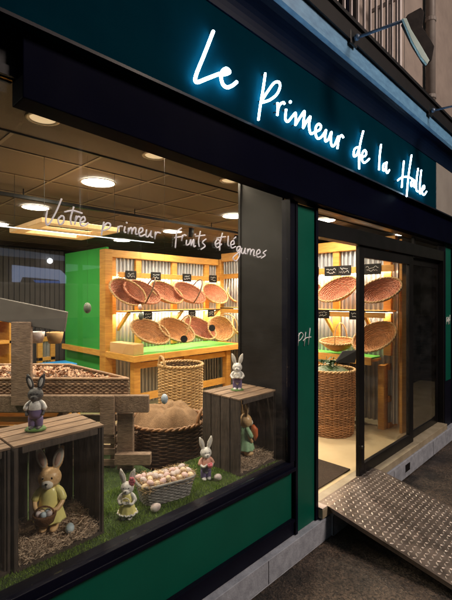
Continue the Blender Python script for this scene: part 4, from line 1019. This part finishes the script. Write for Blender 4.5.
# hanging egg ornaments
for px, py, d_, m, s_, lb in ((87.5, 308, 2.9, ORNG2, 1.2, 'dark green egg ornament hanging on a long thread before the green panel'), (164.5, 399, 2.95, ORNB, 1.15, 'pale blue egg ornament hanging on a thread before the burlap'),
                           (141, 316, 3.3, ORNG2, 1.0, 'grey egg ornament hanging before the left tags of the shelves'), (140, 307, 3.6, EGGP, .8, 'small pale pink egg ornament hanging above the grey one')):
    p = atD(px, py, d_); e = empty('hanging_egg', lb, 'ornament', p, 0, 'egg ornaments hanging in the window')
    w = MB(); w.ell((0, 0, 0), (.022*s_, .022*s_, .032*s_), n=16); w.build('egg_body', m, e, smooth=True)
    w = MB(); w.tube([(0, 0, .03*s_), (0, 0, 2.707 - p.z)], .0006, 4); w.build('thread', BLK, e)

# ------------------------------------------------------------------ ceiling lights, track, pendant
LAMP = emis('led panel', (1.0, .93, .78), 16)
LOFF = emis('dim warm lamp cover', (1.0, .66, .36), .55)
RINGM = mat('lamp ring', (.62, .5, .38), None, .5)
LIT = [(1.78, 1.49), (1.78, 2.90), (1.80, 4.30), (3.88, 3.12), (3.86, 4.52), (3.68, 1.65), (5.2, 3.16 - .6), (-.2, 1.49), (-.2, 2.9), (4.7, 1.0), (6.6, .7)]
WORD = ['nearest the glass above the cart', 'behind it, above the cart', 'deep at the left of the room', 'above the rear shelves', 'deep behind the rear shelves', 'beside the partition panel', 'at the corner of the shelves', 'out at the left end', 'out at the far left', 'inside the door', 'behind the fixed pane']
for (x, y), wd in zip(LIT, WORD):
    e = empty('ceiling_light', 'lit round white ceiling light ' + wd, 'ceiling light', (x, y, 2.71), 0, 'round ceiling lights')
    w = MB(); w.lathe([(.150, .0), (.155, -.004), (.142, -.006), (.138, -.003)], 36, cap=False); w.build('ring', RINGM, e, smooth=True)
    w = MB(); w.lathe([(.001, -.0035), (.138, -.0035)], 36, cap=False); w.build('diffuser', LAMP, e)
    ld = bpy.data.lights.new('downlight', 'AREA'); ld.shape = 'DISK'; ld.size = .27; ld.energy = 29; ld.color = (1, .86, .66)
    lo = bpy.data.objects.new('downlight', ld); C.objects.link(lo); lo.location = (x, y, 2.70)
for i, (px, py, wd) in enumerate(((43, 118, 'leftmost of the three dim'), (155, 155, 'middle one of the three dim'), (230, 180, 'rightmost of the three dim'))):
    p = onZ(px, py, 2.72); e = empty('recessed_spot', wd + ' recessed spots in the ceiling border', 'spotlight', (p.x, p.y, 2.718), 0, 'recessed spots along the window')
    w = MB(); w.lathe([(.088, .0), (.092, -.005), (.074, -.008), (.070, .001)], 32, cap=False); w.build('ring', RINGM, e, smooth=True)
    w = MB(); w.lathe([(.001, -.002), (.070, -.002)], 32, cap=False); w.build('cover', LOFF, e)
    ld = bpy.data.lights.new('recessed_light', 'AREA'); ld.shape = 'DISK'; ld.size = .14; ld.energy = 17; ld.color = (1, .80, .58)
    lo = bpy.data.objects.new('recessed_light', ld); C.objects.link(lo); lo.location = (p.x, p.y, 2.705)
e = empty('track_light', 'black double ceiling track running above the rear of the window', 'track light', (2.4, 2.18, 2.62))
w = MB(); w.box((-1.35, -.02, 0), (2.2, .02, .03)); w.build('rail', BLACKM, e)
for x in (-1.0, .2, 1.4):
    w = MB(); w.tube([(x, 0, .03), (x, 0, .092)], .006, 6); w.build('hanger', BLACKM, e)
for x in (1.05, 1.9):
    w = MB(); w.tube([(x, 0, -.02), (x, .02, -.14)], .035, 14); w.build('spot_head', BLACKM, e, smooth=True)
# pendant frame
e = empty('pendant_frame', 'pale wooden rectangular pendant frame hanging below the ceiling at the left', 'pendant lamp', (1.46, 1.45, 2.25))
PW = mat('pale frame wood', (.80, .55, .27), (.70, .42, .18), .5, scale=5, stretch=(8, 1, 1))
w = MB(); w.box((-.31, -.33, -.018), (.31, -.24, .018)); w.box((-.31, .24, -.018), (.31, .33, .018)); w.box((-.31, -.24, -.018), (-.22, .24, .018)); w.box((.22, -.24, -.018), (.31, .24, .018)); w.box((-.22, -.03, -.01), (.22, .03, .012)); w.build('frame', PW, e, bevel=.004)
for sx in (-.28, .28):
    for sy in (-.3, .3):
        w = MB(); w.tube([(sx, sy, .03), (sx, sy, .455)], .0015, 4); w.build('cable', BLK, e)
w = MB(); w.tube([(-.75, -.30, -.075), (.62, -.36, -.075)], .0035, 8); w.build('light_tube', emis('cool tube', (.75, .85, 1), 1.6), e)
wl_ = bpy.data.lights.new('pendant_fill', 'AREA'); wl_.shape = 'RECTANGLE'; wl_.size = .7; wl_.size_y = .6; wl_.energy = 2; wl_.color = (1, .85, .6)  # added fill from below that brightens the underside of the frame
wo_ = bpy.data.objects.new('pendant_fill', wl_); C.objects.link(wo_); wo_.location = (1.46, 1.45, 1.85); wo_.rotation_euler = (PI, 0, 0)
# dark bin behind fixed pane
w = MB(); w.lathe([(.10, 0), (.13, .5), (.13, .52)], 20, Matrix.Translation((6.0, .6, 0))); w.lathe([(.14, .52), (.14, .56), (.10, .60), (.001, .62)], 20, Matrix.Translation((6.0, .6, 0))); tag(w.build('waste_bin', BLK, smooth=False), 'black waste bin on the floor behind the fixed pane', 'bin')

# ------------------------------------------------------------------ street side (seen in the glass): van, lamp, facade opposite
vn = empty('parked_van', 'white van with a blue stripe parked across the street, seen mirrored in the window', 'van', (3.4, -8.6, -.27))
w = MB(); pr = [(-1.0, .35), (-1.0, 2.1), (-.85, 2.35), (2.9, 2.35), (3.3, 1.5), (4.1, 1.3), (4.2, .9), (4.2, .35)]
w.prism([(a, 0, b) for a, b in pr], (0, -1.9, 0)); w.build('body', WPAINT, vn, bevel=.05)
w = MB(); w.box((-.9, .003, .9), (2.4, .012, 1.45)); w.build('side_stripe', BLUEP, vn)
w = MB(); w.prism([(2.55, .004, 1.5), (2.55, .004, 2.15), (2.8, .004, 2.15), (3.15, .004, 1.5)], (0, .01, 0)); w.build('side_window', BLK, vn)
for x in (-.1, 3.3):
    for y in (.02, -1.75):
        w = MB(); w.tube([(x, y, .33), (x, y-.2, .33)], .33, 24); o = w.build('wheel', BLK, vn)
        w = MB(); w.tube([(x, y+.01, .33), (x, y-.02, .33)], .18, 18); w.build('rim', ALU, o)
w = MB(); w.box((-60, -15, -.27), (160, -14, 9))
for x in range(-28, 40, 3):
    pass
ob = w.build('opposite_house', mat('opposite house plaster', (.20, .16, .13), (.16, .12, .10), .9, scale=2)); tag(ob, 'plain dark plastered house across the street behind the photographer', 'building')
ls = empty('mirrored_glow', 'white and blue glowing shapes added across the street, mirrored in the left of the window', 'glow shapes', (6, -13.9, -.27))  # glow shapes added only so that the window glass mirrors them
def mir(pts, th=.06, off=0):
    o_ = []
    for a, b in pts: p = onY(a, b, 13.9 - off); o_.append((p.x - 6, 13.9 - p.y, p.z + .27))
    w = MB(); w.prism(o_, (0, th, 0)); return w
mir([(12,265),(60,270),(66,276),(65,289),(61,288),(59,280),(36,278),(22,277),(19,284),(12,286)]).build('white_glow_shape', emis('white mirrored glow', (.55, .66, 1.0), 2.6), ls)
mir([(33,280),(60,281),(63,289),(42,288)], .05, .0).build('blue_glow_shape', emis('blue mirrored glow', (.03, .22, .9), 2.2), ls)
mir([(-30,244),(64,256),(64,261),(-30,253)]).build('bluish_glow_band', emis('dim bluish glow', (.35, .42, .6), .8), ls)
mir([(66,264),(100,266),(100,268),(66,272)]).build('glow_beam', emis('dim beam glow', (.5, .62, .7), .9), ls)
w = MB(); p = onY(50, 261, 13.8); w.ell((p.x - 6, 13.9 - 13.8, p.z + .27), .10); w.build('small_lamp', emis('small white lamp', (1, 1, 1), 25), ls, smooth=True)
hb = empty('street_lamp', 'street lamp behind the photographer across the pavement', 'street lamp', (4.4, -7.2, -.27))
w = MB(); w.tube([(0, 0, 0), (0, 0, 6.5)], [.06, .04], 12); w.tube([(0, 0, 6.5), (0, .25, 6.7), (0, .8, 6.75)], .03, 8); w.build('pole', PIPE, hb, smooth=True)
w = MB(); w.box((-.12, .7, 6.68), (.12, 1.2, 6.76)); w.build('lamp_head', PIPE, hb, bevel=.02)
w = MB(); w.box((-.09, .75, 6.665), (.09, 1.15, 6.679)); w.build('lens', emis('street lamp lens', (1, .72, .45), 25), hb)
sl = bpy.data.lights.new('street_lamp_light', 'AREA'); sl.shape = 'RECTANGLE'; sl.size = 1.8; sl.size_y = 1.8; sl.energy = 500; sl.color = (1.0, .80, .66)
so = bpy.data.objects.new('street_lamp_light', sl); C.objects.link(so); so.location = (4.4, -6.2, 6.35)
so.rotation_euler = (Vector((3.4, 0, 1.0)) - so.location).to_track_quat('-Z', 'Y').to_euler()

# shelf strip lights (the led strips' own light)
def strip(loc, sx, sy, en, rot=(0, 0, 0)):
    l = bpy.data.lights.new('led_strip_light', 'AREA'); l.shape = 'RECTANGLE'; l.size = sx; l.size_y = sy; l.energy = en; l.color = (1.0, .80, .55)
    o = bpy.data.objects.new('led_strip_light', l); C.objects.link(o); o.location = loc; o.rotation_euler = rot
strip((4.15, YB-.085, ZB-.03), 2.2, .03, 54); strip((4.15, YB-.10, ZS-.045), 2.0, .03, 44)
strip((XS-.09, 1.75, ZB2-.03), .03, 2.8, 62); strip((XS-.11, 1.75, ZS-.01), .03, 2.7, 42)

# ------------------------------------------------------------------ world, camera, output
W = bpy.data.worlds.new('World'); S.world = W; W.use_nodes = True
nt = W.node_tree; bg = nt.nodes['Background']; sky = nt.nodes.new('ShaderNodeTexSky'); sky.sky_type = 'NISHITA'; sky.sun_disc = False
sky.sun_elevation = R(2); sky.sun_rotation = R(200); nt.links.new(sky.outputs[0], bg.inputs['Color']); bg.inputs['Strength'].default_value = .12
cam = bpy.data.cameras.new('camera'); co = bpy.data.objects.new('camera', cam); C.objects.link(co); S.camera = co
co.location = CAM; co.rotation_euler = (R(90), 0, -math.atan2(.714, .700))
cam.sensor_fit = 'VERTICAL'; cam.sensor_height = 24; cam.lens = 24 * FPX / 600; cam.shift_y = -2/600; cam.clip_start = .02; cam.clip_end = 300
S.render.resolution_x = 771; S.render.resolution_y = 1024
S.render.engine = 'CYCLES'; S.cycles.use_denoising = True; S.cycles.max_bounces = 8; S.cycles.transparent_max_bounces = 16
S.cycles.sample_clamp_indirect = 6; S.cycles.caustics_reflective = False; S.cycles.caustics_refractive = False
vs_ = S.view_settings; vs_.view_transform = 'Standard'; vs_.look = 'None'; vs_.exposure = 0; vs_.gamma = 1; vs_.use_curve_mapping = False
